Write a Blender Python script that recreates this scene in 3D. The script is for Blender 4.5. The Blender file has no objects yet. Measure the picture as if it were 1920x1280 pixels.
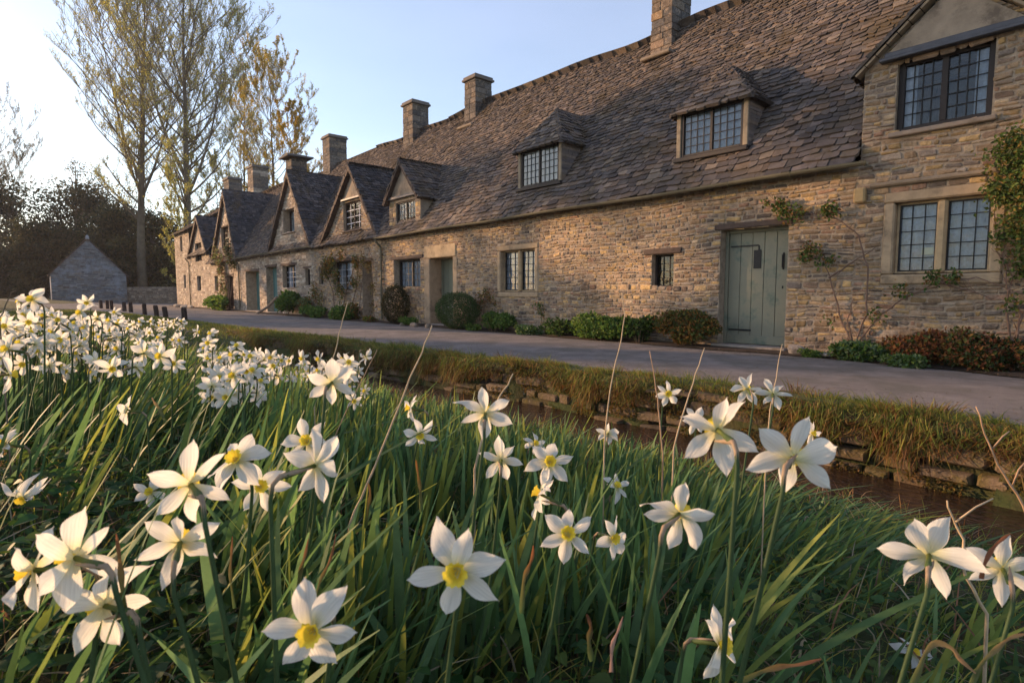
import bpy, math, random
import numpy as np
from math import radians, sin, cos, pi, sqrt, atan2, floor
from mathutils import Vector, Matrix, Quaternion
from mathutils.geometry import tessellate_polygon

random.seed(7)
rng = np.random.default_rng(7)
scene = bpy.context.scene
COL = scene.collection

# ------------------------------------------------------------------ camera frame (metres, wall of the row is the plane y=0)
F = 1067.0
CAM = Vector((4.28, -8.75, 0.90))
PITCH = radians(4.8)
_a = atan2(.656, -.755)
FH = Vector((cos(_a), sin(_a), 0))
RT = Vector((sin(_a), -cos(_a), 0))
FW = Vector((FH.x*cos(PITCH), FH.y*cos(PITCH), -sin(PITCH)))
UP = Vector((FH.x*sin(PITCH), FH.y*sin(PITCH), cos(PITCH)))

def ray(px, py):
    return FW + RT*((px-960)/F) + UP*((640-py)/F)
def at_depth(px, py, k):
    return CAM + ray(px, py)*k
def on_y(px, py, y):
    d = ray(px, py); return CAM + d*((y-CAM.y)/d.y)
def on_z(px, py, z):
    d = ray(px, py); return CAM + d*((z-CAM.z)/d.z)
# main roof plane: eave (y=-.2, z=2.65) ridge (y=2.8, z=6.78)
SL = (6.78-2.65)/3.0
def roof_z(y): return 2.65+(y+.2)*SL
def roof_y(z): return (z-2.65)/SL-.2
def on_roof(px, py):
    d = ray(px, py); k = (2.65+.2*SL+SL*CAM.y-CAM.z)/(d.z-SL*d.y); return CAM+d*k

def smooth(a, b, x):
    t = min(1, max(0, (x-a)/(b-a))); return t*t*(3-2*t)
def interp(tab, x):
    if x <= tab[0][0]: return tab[0][1]
    for (a, b), (c, d) in zip(tab, tab[1:]):
        if x <= c: return b+(d-b)*(x-a)/(c-a)
    return tab[-1][1]

# ------------------------------------------------------------------ object helpers
def tag(o, label=None, cat=None, group=None, kind=None):
    if label: o['label'] = label
    if cat: o['category'] = cat
    if group: o['group'] = group
    if kind: o['kind'] = kind
    return o
def thing(name, label, cat, loc=(0, 0, 0), group=None):
    o = bpy.data.objects.new(name, None); COL.objects.link(o)
    o.empty_display_size = .1
    o.location = loc
    return tag(o, label, cat, group)
def root_loc(o):
    while o.parent: o = o.parent
    return Vector(o.location)

class MB:
    def __init__(s): s.v = []; s.f = []; s.c = []
    def add(s, vs, fs, col=(1, 1, 1)):
        n = len(s.v)
        s.v.extend([tuple(p) for p in vs]); s.f.extend([tuple(i+n for i in f) for f in fs])
        if col and isinstance(col[0], (tuple, list)): s.c.extend(col)
        else: s.c.extend([col]*len(vs))
    def box(s, a, b, col=(1, 1, 1), jit=0):
        x0, y0, z0 = a; x1, y1, z1 = b
        vs = [Vector((x, y, z)) for z in (z0, z1) for y in (y0, y1) for x in (x0, x1)]
        if jit: vs = [p+Vector((random.uniform(-jit, jit), random.uniform(-jit, jit), random.uniform(-jit, jit))) for p in vs]
        s.add(vs, [(0, 2, 3, 1), (4, 5, 7, 6), (0, 1, 5, 4), (2, 6, 7, 3), (0, 4, 6, 2), (1, 3, 7, 5)], col)
    def bbox(s, a, b, bev=.01, col=(1, 1, 1)):      # chamfered box
        a = Vector(a); b = Vector(b); c = (a+b)/2; h = (b-a)/2
        vs = []; idx = {}
        for sx in (-1, 1):
            for sy in (-1, 1):
                for sz in (-1, 1):
                    for ax in range(3):
                        q = [h.x-bev, h.y-bev, h.z-bev]; q[ax] = h[ax]
                        idx[(sx, sy, sz, ax)] = len(vs)
                        vs.append(c+Vector((sx*q[0], sy*q[1], sz*q[2])))
        fs = []
        S = (-1, 1)
        for ax in range(3):
            o1, o2 = [i for i in range(3) if i != ax]
            for sg in S:
                loop = []
                for s1, s2 in ((-1, -1), (1, -1), (1, 1), (-1, 1)):
                    k = [0, 0, 0]; k[ax] = sg; k[o1] = s1; k[o2] = s2
                    loop.append(idx[(k[0], k[1], k[2], ax)])
                fs.append(loop if (sg > 0) == (ax != 1) else loop[::-1])
        for ax in range(3):
            o1, o2 = [i for i in range(3) if i != ax]
            for s1 in S:
                for s2 in S:
                    k0 = [0]*3; k1 = [0]*3
                    k0[ax] = -1; k1[ax] = 1
                    for k in (k0, k1): k[o1] = s1; k[o2] = s2
                    fs.append((idx[(*k0, o1)], idx[(*k1, o1)], idx[(*k1, o2)], idx[(*k0, o2)]))
        for sx in S:
            for sy in S:
                for sz in S:
                    fs.append((idx[(sx, sy, sz, 0)], idx[(sx, sy, sz, 1)], idx[(sx, sy, sz, 2)]))
        s.add(vs, fs, col)
    def tube(s, pts, rads, n=6, col=(1, 1, 1), cap=True):
        pts = [Vector(p) for p in pts]
        if not isinstance(rads, (list, tuple)): rads = [rads]*len(pts)
        vs = []; prev = None
        for i, p in enumerate(pts):
            t = (pts[min(i+1, len(pts)-1)]-pts[max(i-1, 0)])
            t = t.normalized() if t.length > 1e-9 else Vector((0, 0, 1))
            if prev is None:
                prev = t.orthogonal().normalized()
            else:
                prev = prev-t*prev.dot(t)
                prev = prev.normalized() if prev.length > 1e-6 else t.orthogonal().normalized()
            b = t.cross(prev)
            for k in range(n):
                a = 2*pi*k/n
                vs.append(p+(prev*cos(a)+b*sin(a))*rads[i])
        fs = []
        for i in range(len(pts)-1):
            for k in range(n):
                fs.append((i*n+k, i*n+(k+1) % n, (i+1)*n+(k+1) % n, (i+1)*n+k))
        if cap:
            fs.append(tuple(range(n))[::-1]); fs.append(tuple((len(pts)-1)*n+k for k in range(n)))
        if col and isinstance(col[0], (tuple, list)):
            col = [c for c in col for _ in range(n)]
        s.add(vs, fs, col)
    def npadd(s, V, Fq, C):
        n = len(s.v)
        s.v.extend(map(tuple, V.tolist())); s.f.extend(map(tuple, (Fq+n).tolist())); s.c.extend(map(tuple, C.tolist()))
    def build(s, name, mat, parent=None, sm=False, label=None):
        me = bpy.data.meshes.new(name)
        off = root_loc(parent) if parent else Vector((0, 0, 0))
        V = np.array(s.v, dtype=np.float64).reshape(-1, 3)-np.array(off)
        me.from_pydata(V.tolist(), [], s.f)
        ca = me.color_attributes.new('Col', 'FLOAT_COLOR', 'POINT')
        C = np.ones((len(V), 4), dtype=np.float32); C[:, :3] = np.array(s.c, dtype=np.float32).reshape(-1, 3)
        ca.data.foreach_set('color', C.ravel())
        if sm: me.polygons.foreach_set('use_smooth', [True]*len(me.polygons))
        me.materials.append(mat); me.update()
        o = bpy.data.objects.new(name, me); COL.objects.link(o)
        if parent: o.parent = parent
        if label: o['label'] = label
        return o

# ------------------------------------------------------------------ materials
MATS = {}
def nd(nt, t, **kw):
    n = nt.nodes.new(t)
    for k, v in kw.items():
        if k in n.inputs: n.inputs[k].default_value = v
        else: setattr(n, k, v)
    return n
def material(name, col=None, rough=.8, var=.25, vscale=6, bump=.3, bscale=30, bdist=.01, trans=0, spec=.3,
             stain=None, sscale=2, sth=(.5, .65), metal=0, vcol=None, stain2=None, s2scale=40, s2th=(.66, .7)):
    """generic procedural surface: base (constant or the Col attribute) x noise, blotches, bump, optional translucency"""
    m = bpy.data.materials.new(name); m.use_nodes = True; nt = m.node_tree; nt.nodes.clear(); L = nt.links.new
    out = nd(nt, 'ShaderNodeOutputMaterial'); p = nd(nt, 'ShaderNodeBsdfPrincipled', Roughness=rough, Metallic=metal)
    p.inputs['Specular IOR Level'].default_value = spec
    geo = nd(nt, 'ShaderNodeNewGeometry')
    if col is None:
        a = nd(nt, 'ShaderNodeAttribute', attribute_name='Col'); csock = a.outputs['Color']
    else:
        a = nd(nt, 'ShaderNodeRGB'); a.outputs[0].default_value = (*col, 1); csock = a.outputs[0]
    if var:
        n = nd(nt, 'ShaderNodeTexNoise', Scale=vscale, Detail=6.0, Roughness=.65); L(geo.outputs['Position'], n.inputs['Vector'])
        mr = nd(nt, 'ShaderNodeMapRange'); mr.inputs['From Min'].default_value = .25; mr.inputs['From Max'].default_value = .75
        mr.inputs['To Min'].default_value = 1-var; mr.inputs['To Max'].default_value = 1+var
        L(n.outputs['Fac'], mr.inputs['Value'])
        vm = nd(nt, 'ShaderNodeVectorMath', operation='SCALE'); L(csock, vm.inputs[0]); L(mr.outputs[0], vm.inputs['Scale'])
        csock = vm.outputs[0]
    for st, sc, th in ((stain, sscale, sth), (stain2, s2scale, s2th)):
        if st:
            n = nd(nt, 'ShaderNodeTexNoise', Scale=sc, Detail=7.0, Roughness=.7); L(geo.outputs['Position'], n.inputs['Vector'])
            mr = nd(nt, 'ShaderNodeMapRange'); mr.inputs['From Min'].default_value = th[0]; mr.inputs['From Max'].default_value = th[1]
            L(n.outputs['Fac'], mr.inputs['Value'])
            mx = nd(nt, 'ShaderNodeMix', data_type='RGBA'); mx.inputs[7].default_value = (*st, 1)
            L(mr.outputs[0], mx.inputs[0]); L(csock, mx.inputs[6]); csock = mx.outputs[2]
    L(csock, p.inputs['Base Color'])
    if bump:
        n = nd(nt, 'ShaderNodeTexNoise', Scale=bscale, Detail=8.0, Roughness=.7); L(geo.outputs['Position'], n.inputs['Vector'])
        b = nd(nt, 'ShaderNodeBump', Strength=bump, Distance=bdist); L(n.outputs['Fac'], b.inputs['Height']); L(b.outputs[0], p.inputs['Normal'])
    sh = p.outputs[0]
    if trans:
        t = nd(nt, 'ShaderNodeBsdfTranslucent'); L(csock, t.inputs['Color'])
        mx = nd(nt, 'ShaderNodeMixShader'); mx.inputs[0].default_value = trans
        L(sh, mx.inputs[1]); L(t.outputs[0], mx.inputs[2]); sh = mx.outputs[0]
    L(sh, out.inputs['Surface'])
    MATS[name] = m
    return m
M = MATS
material('stone', None, .95, .45, 11, 1.0, 34, .035, stain=(.10, .075, .06), sscale=1.6, sth=(.56, .74), stain2=(.40, .30, .215), s2scale=10, s2th=(.55, .7))
material('mortar', (.36, .285, .215), .97, .3, 14, .8, 60, .015, stain=(.12, .09, .07), sscale=2.2)
material('ashlar', None, .9, .25, 7, .5, 45, .008, stain=(.16, .12, .08), sscale=3.2, sth=(.52, .7))
material('tile', None, .95, .35, 8, .9, 45, .02, stain=(.085, .062, .035), sscale=1.3, sth=(.52, .68), stain2=(.30, .27, .22), s2scale=14, s2th=(.68, .74))
material('roof_deck', (.07, .055, .045), 1, .2)
material('plaster', (.30, .235, .17), .9, .3, 4, .4, 30, .006, stain=(.15, .115, .085), sscale=3)
material('lead', (.085, .085, .095), .55, .2, 9, .2, 30, metal=.4)
material('frame_dark', (.022, .016, .014), .55, .3, 20, .2, 60, .003)
material('frame_brown', (.075, .035, .022), .5, .3, 15, .2, 60, .003)
material('wood_old', (.085, .058, .045), .85, .4, 9, .8, 45, .01)
material('paint_sage', (.215, .205, .145), .5, .1, 4, .15, 40, .003, stain=(.11, .14, .105), sscale=4)
material('paint_blue', (.12, .23, .21), .5, .1, 4, .15, 40, .003)
material('paint_grey', (.17, .18, .13), .55, .1, 4, .15, 40, .003)
material('iron', (.012, .012, .013), .5, .2, 20, .3, 60, .003)
material('gutter', (.13, .115, .075), .6, .25, 6, .2, 30, .004)
material('curtain', (.62, .66, .78), .95, .25, 24, .5, 60, .01, trans=.3)
material('blind_reflection', (.80, .80, .84), .9, .08, 9, .2, 40, .004, trans=.3)  # blinds; in one hipped dormer this white paints the reflected sky
material('paper', (.72, .68, .55), .9, .05)
material('room', (.05, .045, .04), 1, 0, 4, 0)
material('leaf', None, .55, .25, 30, .25, 70, .004, trans=.5, spec=.3)
material('leaf_far', None, .6, .2, 1.5, 0, trans=.5, spec=.25)
material('bark', (.12, .10, .07), .95, .35, 2.5, .9, 12, .04)
material('twig', (.24, .19, .12), .9, .25, 3, .3, 40)
material('stem_dry', None, .75, .25, 30, .4, 120, .003)
material('petal', (.78, .755, .66), .6, .07, 60, .35, 220, .002, trans=.5, spec=.3)
material('corona', (.86, .66, .06), .6, .12, 60, .35, 150, .003, trans=.3, spec=.3)
material('spathe', (.40, .29, .19), .75, .25, 60, .4, 150, .003, trans=.35)
material('stake', (.045, .03, .024), .9, .3, 12, .5, 50)
material('stream_stone', None, .9, .4, 8, 1.0, 28, .03, stain=(.11, .085, .02), sscale=3.2, sth=(.48, .62), stain2=(.30, .23, .15), s2scale=18, s2th=(.6, .7))
material('soil', (.055, .038, .026), 1, .4, 9, 1, 35, .03)
material('barn_stone', None, .95, .3, 6, .9, 20, .03, stain=(.25, .29, .34), sscale=.8, sth=(.5, .65))

def mat_lane():
    m = material('lane', (.20, .172, .155), .9, .34, 2.4, 1.0, 70, .02, stain=(.14, .125, .105), sscale=1.4, sth=(.46, .6), stain2=(.33, .30, .28), s2scale=160, s2th=(.60, .66))
mat_lane()
material('ground', (.05, .065, .02), 1, .45, 1.1, .9, 25, .04, stain=(.085, .065, .03), sscale=2.3, sth=(.45, .62))

def mat_glass():
    m = bpy.data.materials.new('window_glass'); m.use_nodes = True; nt = m.node_tree; nt.nodes.clear(); L = nt.links.new
    out = nd(nt, 'ShaderNodeOutputMaterial'); t = nd(nt, 'ShaderNodeBsdfTransparent'); t.inputs[0].default_value = (.78, .83, .84, 1)
    g = nd(nt, 'ShaderNodeBsdfGlossy', Roughness=.03); g.inputs['Color'].default_value = (.95, .97, 1, 1)
    fr = nd(nt, 'ShaderNodeFresnel', IOR=1.58)
    geo = nd(nt, 'ShaderNodeNewGeometry'); n = nd(nt, 'ShaderNodeTexNoise', Scale=7.0, Detail=2.0); L(geo.outputs['Position'], n.inputs['Vector'])
    b = nd(nt, 'ShaderNodeBump', Strength=.25, Distance=.02); L(n.outputs['Fac'], b.inputs['Height']); L(b.outputs[0], g.inputs['Normal'])
    mx = nd(nt, 'ShaderNodeMixShader'); L(fr.outputs[0], mx.inputs[0]); L(t.outputs[0], mx.inputs[1]); L(g.outputs[0], mx.inputs[2])
    L(mx.outputs[0], out.inputs['Surface']); M['glass'] = m
def mat_water():
    m = bpy.data.materials.new('water'); m.use_nodes = True; nt = m.node_tree; nt.nodes.clear(); L = nt.links.new
    out = nd(nt, 'ShaderNodeOutputMaterial')
    p = nd(nt, 'ShaderNodeBsdfPrincipled', Roughness=.06); p.inputs['Base Color'].default_value = (.045, .024, .014, 1); p.inputs['IOR'].default_value = 1.33
    geo = nd(nt, 'ShaderNodeNewGeometry')
    mp = nd(nt, 'ShaderNodeMapping'); mp.inputs['Scale'].default_value = (1.0, 2.2, 1)
    L(geo.outputs['Position'], mp.inputs['Vector'])
    n = nd(nt, 'ShaderNodeTexNoise', Scale=9.0, Detail=4.0, Roughness=.55, Distortion=.6); L(mp.outputs[0], n.inputs['Vector'])
    b = nd(nt, 'ShaderNodeBump', Strength=.8, Distance=.05); L(n.outputs['Fac'], b.inputs['Height']); L(b.outputs[0], p.inputs['Normal'])
    n2 = nd(nt, 'ShaderNodeTexNoise', Scale=5.0, Detail=6.0); L(geo.outputs['Position'], n2.inputs['Vector'])
    cr = nd(nt, 'ShaderNodeMix', data_type='RGBA'); cr.inputs[6].default_value = (.014, .009, .006, 1); cr.inputs[7].default_value = (.055, .03, .017, 1)
    L(n2.outputs['Fac'], cr.inputs[0]); L(cr.outputs[2], p.inputs['Base Color'])
    L(p.outputs[0], out.inputs['Surface']); M['water'] = m
def mat_petal():
    m = bpy.data.materials.new('petal'); m.use_nodes = True; nt = m.node_tree; nt.nodes.clear(); L = nt.links.new
    out = nd(nt, 'ShaderNodeOutputMaterial'); tc = nd(nt, 'ShaderNodeTexCoord')
    mp = nd(nt, 'ShaderNodeMapping'); mp.inputs['Scale'].default_value = (1.6, 34, 4); L(tc.outputs['Object'], mp.inputs['Vector'])
    n = nd(nt, 'ShaderNodeTexNoise', Scale=1.0, Detail=3.0); L(mp.outputs[0], n.inputs['Vector'])
    sx = nd(nt, 'ShaderNodeSeparateXYZ'); L(tc.outputs['Object'], sx.inputs[0])
    r1 = nd(nt, 'ShaderNodeMapRange'); r1.inputs['From Min'].default_value = .05; r1.inputs['From Max'].default_value = .42; L(sx.outputs['X'], r1.inputs['Value'])
    c1 = nd(nt, 'ShaderNodeMix', data_type='RGBA'); c1.inputs[6].default_value = (.74, .70, .34, 1); c1.inputs[7].default_value = (.84, .81, .72, 1); L(r1.outputs[0], c1.inputs[0])
    r2 = nd(nt, 'ShaderNodeMapRange'); r2.inputs['From Min'].default_value = .3; r2.inputs['From Max'].default_value = .7; r2.inputs['To Min'].default_value = .84; r2.inputs['To Max'].default_value = 1.04; L(n.outputs['Fac'], r2.inputs['Value'])
    vm = nd(nt, 'ShaderNodeVectorMath', operation='SCALE'); L(c1.outputs[2], vm.inputs[0]); L(r2.outputs[0], vm.inputs['Scale'])
    b = nd(nt, 'ShaderNodeBump', Strength=.55, Distance=.0012); L(n.outputs['Fac'], b.inputs['Height'])
    p = nd(nt, 'ShaderNodeBsdfPrincipled', Roughness=.6); p.inputs['Specular IOR Level'].default_value = .25; L(vm.outputs[0], p.inputs['Base Color']); L(b.outputs[0], p.inputs['Normal'])
    t = nd(nt, 'ShaderNodeBsdfTranslucent'); L(vm.outputs[0], t.inputs['Color']); L(b.outputs[0], t.inputs['Normal'])
    mx = nd(nt, 'ShaderNodeMixShader'); mx.inputs[0].default_value = .5; L(p.outputs[0], mx.inputs[1]); L(t.outputs[0], mx.inputs[2]); L(mx.outputs[0], out.inputs['Surface'])
    M['petal'] = m
mat_petal()
mat_glass(); mat_water()

# ------------------------------------------------------------------ masonry and slates
STONES = [(.42, .285, .165), (.35, .24, .145), (.47, .32, .16), (.31, .22, .155), (.23, .18, .14), (.40, .27, .16), (.47, .35, .22), (.36, .215, .14), (.33, .24, .165), (.51, .335, .15), (.19, .15, .12), (.37, .25, .15), (.30, .205, .14), (.34, .27, .205), (.44, .29, .14)]
STONES_PALE = [(.44, .37, .29), (.38, .31, .25), (.48, .40, .31), (.34, .28, .23), (.42, .34, .26), (.37, .29, .22), (.50, .43, .34)]
STONES_BLUE = [(.15, .17, .19), (.19, .20, .215), (.13, .14, .16), (.21, .22, .23), (.17, .175, .18), (.18, .165, .15)]
SLATES_COLD = [(.085, .08, .085), (.065, .062, .066), (.10, .09, .09), (.12, .105, .10), (.075, .07, .07), (.055, .053, .056)]
SLATES = [(.125, .10, .085), (.10, .082, .073), (.15, .115, .09), (.135, .108, .095), (.085, .072, .068), (.165, .12, .088), (.115, .098, .088), (.19, .15, .115)]

def spans(poly, holes, v, margin=0.0):
    xs = []
    n = len(poly)
    for i in range(n):
        (x0, z0), (x1, z1) = poly[i], poly[(i+1) % n]
        if (z0 <= v) != (z1 <= v): xs.append(x0+(v-z0)/(z1-z0)*(x1-x0))
    xs.sort()
    iv = [(xs[i], xs[i+1]) for i in range(0, len(xs)-1, 2)]
    for (hx0, hx1, hz0, hz1) in holes:
        if hz0-margin < v < hz1+margin:
            nv = []
            for a, b in iv:
                if hx1+margin <= a or hx0-margin >= b: nv.append((a, b)); continue
                if a < hx0-margin: nv.append((a, hx0-margin))
                if b > hx1+margin: nv.append((hx1+margin, b))
            iv = nv
    return iv

def stone(mb, P, u0, u1, v0, v1, h, col):
    w, t = u1-u0, v1-v0
    c = min(w, t)*random.uniform(.10, .26)
    j = lambda a=.008: random.uniform(-a, a)
    ring = [(u0+c+j(), v0+j()), (u1-c+j(), v0+j()), (u1+j(), v0+c+j()), (u1+j(), v1-c+j()), (u1-c+j(), v1+j()), (u0+c+j(), v1+j()), (u0+j(), v1-c+j()), (u0+j(), v0+c+j())]
    cu, cv = (u0+u1)/2, (v0+v1)/2
    tilt_u, tilt_v = j(.22), j(.22)
    ins = min(.009, min(w, t)*.16)
    vs = [P(a, b, -.004) for a, b in ring]
    for a, b in ring:
        a2 = cu+(a-cu)*(1-2*ins/w); b2 = cv+(b-cv)*(1-2*ins/t)
        vs.append(P(a2, b2, h*.72+j(.002)))
    for a, b in ring:
        a2 = cu+(a-cu)*max(.2, 1-5*ins/w); b2 = cv+(b-cv)*max(.2, 1-5*ins/t)
        vs.append(P(a2, b2, h+(a2-cu)*tilt_u*.15+(b2-cv)*tilt_v*.3+j(.002)))
    fs = [(i, (i+1) % 8, 8+(i+1) % 8, 8+i) for i in range(8)]+[(8+i, 8+(i+1) % 8, 16+(i+1) % 8, 16+i) for i in range(8)]+[tuple(range(16, 24))]
    mb.add(vs, fs, col)

def masonry(mb, mm, P, poly, holes, pal, rh=(.036, .085), sw=(.055, .22), prot=(.004, .022), depth=.66, margin=.0):
    """mm: mortar/backing mesh, mb: stone mesh. holes (u0,u1,v0,v1). P maps (u,v,out) to world."""
    loops = [[Vector((a, b, 0)) for a, b in poly]]
    for (a, b, c, d) in holes: loops.append([Vector((a, c, 0)), Vector((a, d, 0)), Vector((b, d, 0)), Vector((b, c, 0))])
    flat = [p for l in loops for p in l]
    tris = tessellate_polygon(loops)
    mm.add([P(p.x, p.y, 0) for p in flat], [tuple(t) for t in tris])
    for (a, b, c, d) in holes:
        q = [(a, c), (b, c), (b, d), (a, d)]
        for i in range(4):
            p0, p1 = q[i], q[(i+1) % 4]
            mm.add([P(*p0, 0), P(*p1, 0), P(*p1, -depth), P(*p0, -depth)], [(0, 1, 2, 3)])
    P0 = P
    ph = random.uniform(0, 6)
    P = lambda u, v, h: P0(u+.012*sin(v*9+u*2), v+.020*sin(u*1.7+ph+v*2.2)+.011*sin(u*5.3+v*6), h)
    v = min(z for _, z in poly)+.01; top = max(z for _, z in poly)
    while v < top-.03:
        big = random.random() < .12
        h = random.uniform(*rh)*(1.35 if big else 1)
        h = min(h, top-v)
        for a, b in spans(poly, holes, v+h/2, margin):
            u = a+.004
            while u < b-.03:
                w = random.uniform(*sw)*(1.2 if big else 1)
                if b-u-w < .07: w = b-u
                w = min(w, b-u)
                cc = random.choice(pal); k = random.uniform(.6, 1.25)
                g = random.uniform(.004, .009)
                e = random.uniform(-.018, .018)
                if not big and h > .095 and random.random() < .3:
                    stone(mb, P, u+g, u+w-g, v+g, v+h*.48-g*.5, random.uniform(*prot), tuple(x*k for x in cc))
                    k2 = random.uniform(.78, 1.2); c2 = random.choice(pal)
                    stone(mb, P, u+g, u+w-g, v+h*.5+g*.5, v+h-g, random.uniform(*prot), tuple(x*k2 for x in c2))
                else:
                    stone(mb, P, u+g, u+w-g, v+g+e*.5, v+h-g+e*.5, random.uniform(*prot), tuple(x*k for x in cc))
                u += w
        v += h

def warp(p):
    x, y, z = p
    if y < 3.1: z = z+(.045*sin(.62*x+1.1)+.03*sin(1.7*x))*smooth(-.2, 2.8, y)+.012*sin(2.3*x+y*3)
    return Vector((x, y, z))

def tiled(mb, md, pts, expo=(.132, .066), width=(.10, .29), pal=SLATES, thick=.026, k0=1.0, holes=(), wf=warp):
    """slates over a planar 3-D polygon whose first edge is the eave"""
    pts = [Vector(p) for p in pts]
    O = pts[0]; U = (pts[1]-pts[0]).normalized()
    n = Vector((0, 0, 0))
    for i in range(len(pts)): n += (pts[i]-O).cross(pts[(i+1) % len(pts)]-O)
    n.normalize()
    if n.z < 0: n = -n
    V = n.cross(U).normalized()
    if V.z < 0: V = -V
    poly = [((p-O).dot(U), (p-O).dot(V)) for p in pts]
    loops = [[Vector((a, b, 0)) for a, b in poly]]
    # backing deck, subdivided into strips so that it follows the sag
    vmax = max(b for _, b in poly); v = 0; i = 0
    nst = 10
    for s in range(nst):
        va, vb = vmax*s/nst, vmax*(s+1)/nst
        for a, b in spans(poly, holes, (va+vb)/2):
            m = max(1, int((b-a)/.8))
            for q in range(m):
                a0, a1 = a+(b-a)*q/m, a+(b-a)*(q+1)/m
                md.add([wf(O+U*x+V*y-n*.025) for x, y in ((a0, va), (a1, va), (a1, vb), (a0, vb))], [(0, 1, 2, 3)])
    v = -.03
    while v < vmax:
        t = max(0, min(1, v/max(vmax, .01)))
        e = (expo[0]*(1-t)+expo[1]*t)*random.uniform(.93, 1.07)
        for a, b in spans(poly, holes, min(vmax-.005, max(.004, v+e/2))):
            u = a-random.uniform(0, .05)
            while u < b:
                w = random.uniform(*width)*(1-.42*t)
                if b-u-w < .06: w = b-u+random.uniform(0, .04)
                k = random.uniform(.6, 1.2)*k0; c = random.choice(pal); c = tuple(x*k for x in c)
                g = .004
                rot = random.uniform(-.016, .016); dz = random.uniform(-.004, .012)
                th = thick*random.uniform(.75, 1.5)
                lo = v-random.uniform(-.006, .03); hi = v+e+.03
                c4 = [(u+g, lo-rot), (u+w-g, lo+rot), (u+w-g, hi), (u+g, hi)]
                cut = random.uniform(.01, .032)
                q = [(u+g+cut, lo-rot), (u+w-g-cut, lo+rot), (u+w-g, lo+cut+rot), (u+w-g, hi), (u+g, hi), (u+g, lo+cut-rot)]
                hh = [th, th, th, .002, .002, th]
                top = [wf(O+U*x+V*y+n*(h+dz+.006)) for (x, y), h in zip(q, hh)]
                bot = [wf(O+U*x+V*y+n*(-.012)) for (x, y), h in zip(q, hh)]
                mb.add(top+bot, [(0, 1, 2, 3, 4, 5), (1, 0, 6, 7), (2, 1, 7, 8), (3, 2, 8, 9), (0, 5, 11, 6), (5, 4, 10, 11)], c)
                u += w
        v += e

# ------------------------------------------------------------------ leaf and blade generators (numpy)
def palette(n, pal, lo=.75, hi=1.2):
    pal = np.array(pal); return pal[rng.integers(0, len(pal), n)]*rng.uniform(lo, hi, (n, 1))
def leaves(mb, C, D, N, L, W, cols, fold=.25):
    """diamond leaves with a fold: C base points, D directions, N rough normals"""
    n = len(C)
    D = D/np.linalg.norm(D, axis=1, keepdims=True)
    S = np.cross(D, N); S /= np.linalg.norm(S, axis=1, keepdims=True)+1e-9
    Nn = np.cross(S, D)
    L = np.broadcast_to(np.asarray(L, dtype=float).reshape(-1, 1), (n, 1)); W = np.broadcast_to(np.asarray(W, dtype=float).reshape(-1, 1), (n, 1))
    V = np.stack([C, C+D*L*.45+S*W*.5+Nn*W*fold, C+D*L-Nn*L*.12, C+D*L*.45-S*W*.5+Nn*W*fold], 1).reshape(-1, 3)
    b = np.arange(n)[:, None]*4
    Fq = np.concatenate([b+np.array([[0, 1, 2]]), b+np.array([[0, 2, 3]])], 1).reshape(-1, 3)
    mb.npadd(V, Fq, np.repeat(cols, 4, 0))
def ovate(mb, C, D, N, L, W, cols):
    n = len(C); D = D/np.linalg.norm(D, axis=1, keepdims=True)
    S = np.cross(D, N); S /= np.linalg.norm(S, axis=1, keepdims=True)+1e-9
    Nn = np.cross(S, D); L = np.asarray(L).reshape(-1, 1); W = np.asarray(W).reshape(-1, 1)
    pr = [(0, .06), (.12, .62), (.32, 1.0), (.45, .86), (.58, .84), (.72, .54), (.86, .34), (1.0, .0)]
    rows = []
    for t, w in pr:
        mid = C+D*L*t-Nn*L*(.22*t*t); e = S*W*.5*w; up = Nn*W*.16*w
        rows.append(np.stack([mid+e+up, mid, mid-e+up], 1))
    V = np.concatenate(rows, 1).reshape(-1, 3); per = len(pr)*3; b = np.arange(n)[:, None]*per
    fs = []
    for i in range(len(pr)-1):
        fs += [b+np.array([[3*i, 3*i+1, 3*i+4, 3*i+3]]), b+np.array([[3*i+1, 3*i+2, 3*i+5, 3*i+4]])]
    mb.npadd(V, np.concatenate(fs, 1).reshape(-1, 4), np.repeat(cols, per, 0))
def blades(mb, B, Hh, W, lean, curl, cols, seg=5, tipcol=None, fold=True):
    """strap leaves: B bases, Hh heights, W widths, lean (n,2) horizontal drift at the tip, curl extra droop"""
    n = len(B); ang = rng.uniform(0, pi, n)
    side = np.stack([np.cos(ang), np.sin(ang), np.zeros(n)], 1)
    rows = []; cr = []
    for i in range(seg+1):
        t = i/seg
        c = B.copy()
        d = t**1.6
        c[:, 0] += lean[:, 0]*(d*(1-.35*curl)+t*t*t*.35*curl); c[:, 1] += lean[:, 1]*(d*(1-.35*curl)+t*t*t*.35*curl)
        c[:, 2] += Hh*(t-curl*t*t*t*.55)
        w = W*(1-.85*max(0, (t-.55)/.45)**1.6)*.5
        rows.append(np.stack([c-side*w[:, None], c+side*w[:, None]], 1))
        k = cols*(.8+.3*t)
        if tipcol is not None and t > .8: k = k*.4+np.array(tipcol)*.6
        cr.append(np.stack([k, k], 1))
    V = np.stack(rows, 1).reshape(-1, 3); Cc = np.stack(cr, 1).reshape(-1, 3)
    per = (seg+1)*2; b = np.arange(n)[:, None]*per
    fs = [b+np.array([[2*i, 2*i+1, 2*i+3, 2*i+2]]) for i in range(seg)]
    mb.npadd(V, np.concatenate(fs, 1).reshape(-1, 4), Cc)
def rvec(n):
    v = rng.normal(size=(n, 3)); return v/np.linalg.norm(v, axis=1, keepdims=True)

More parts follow.
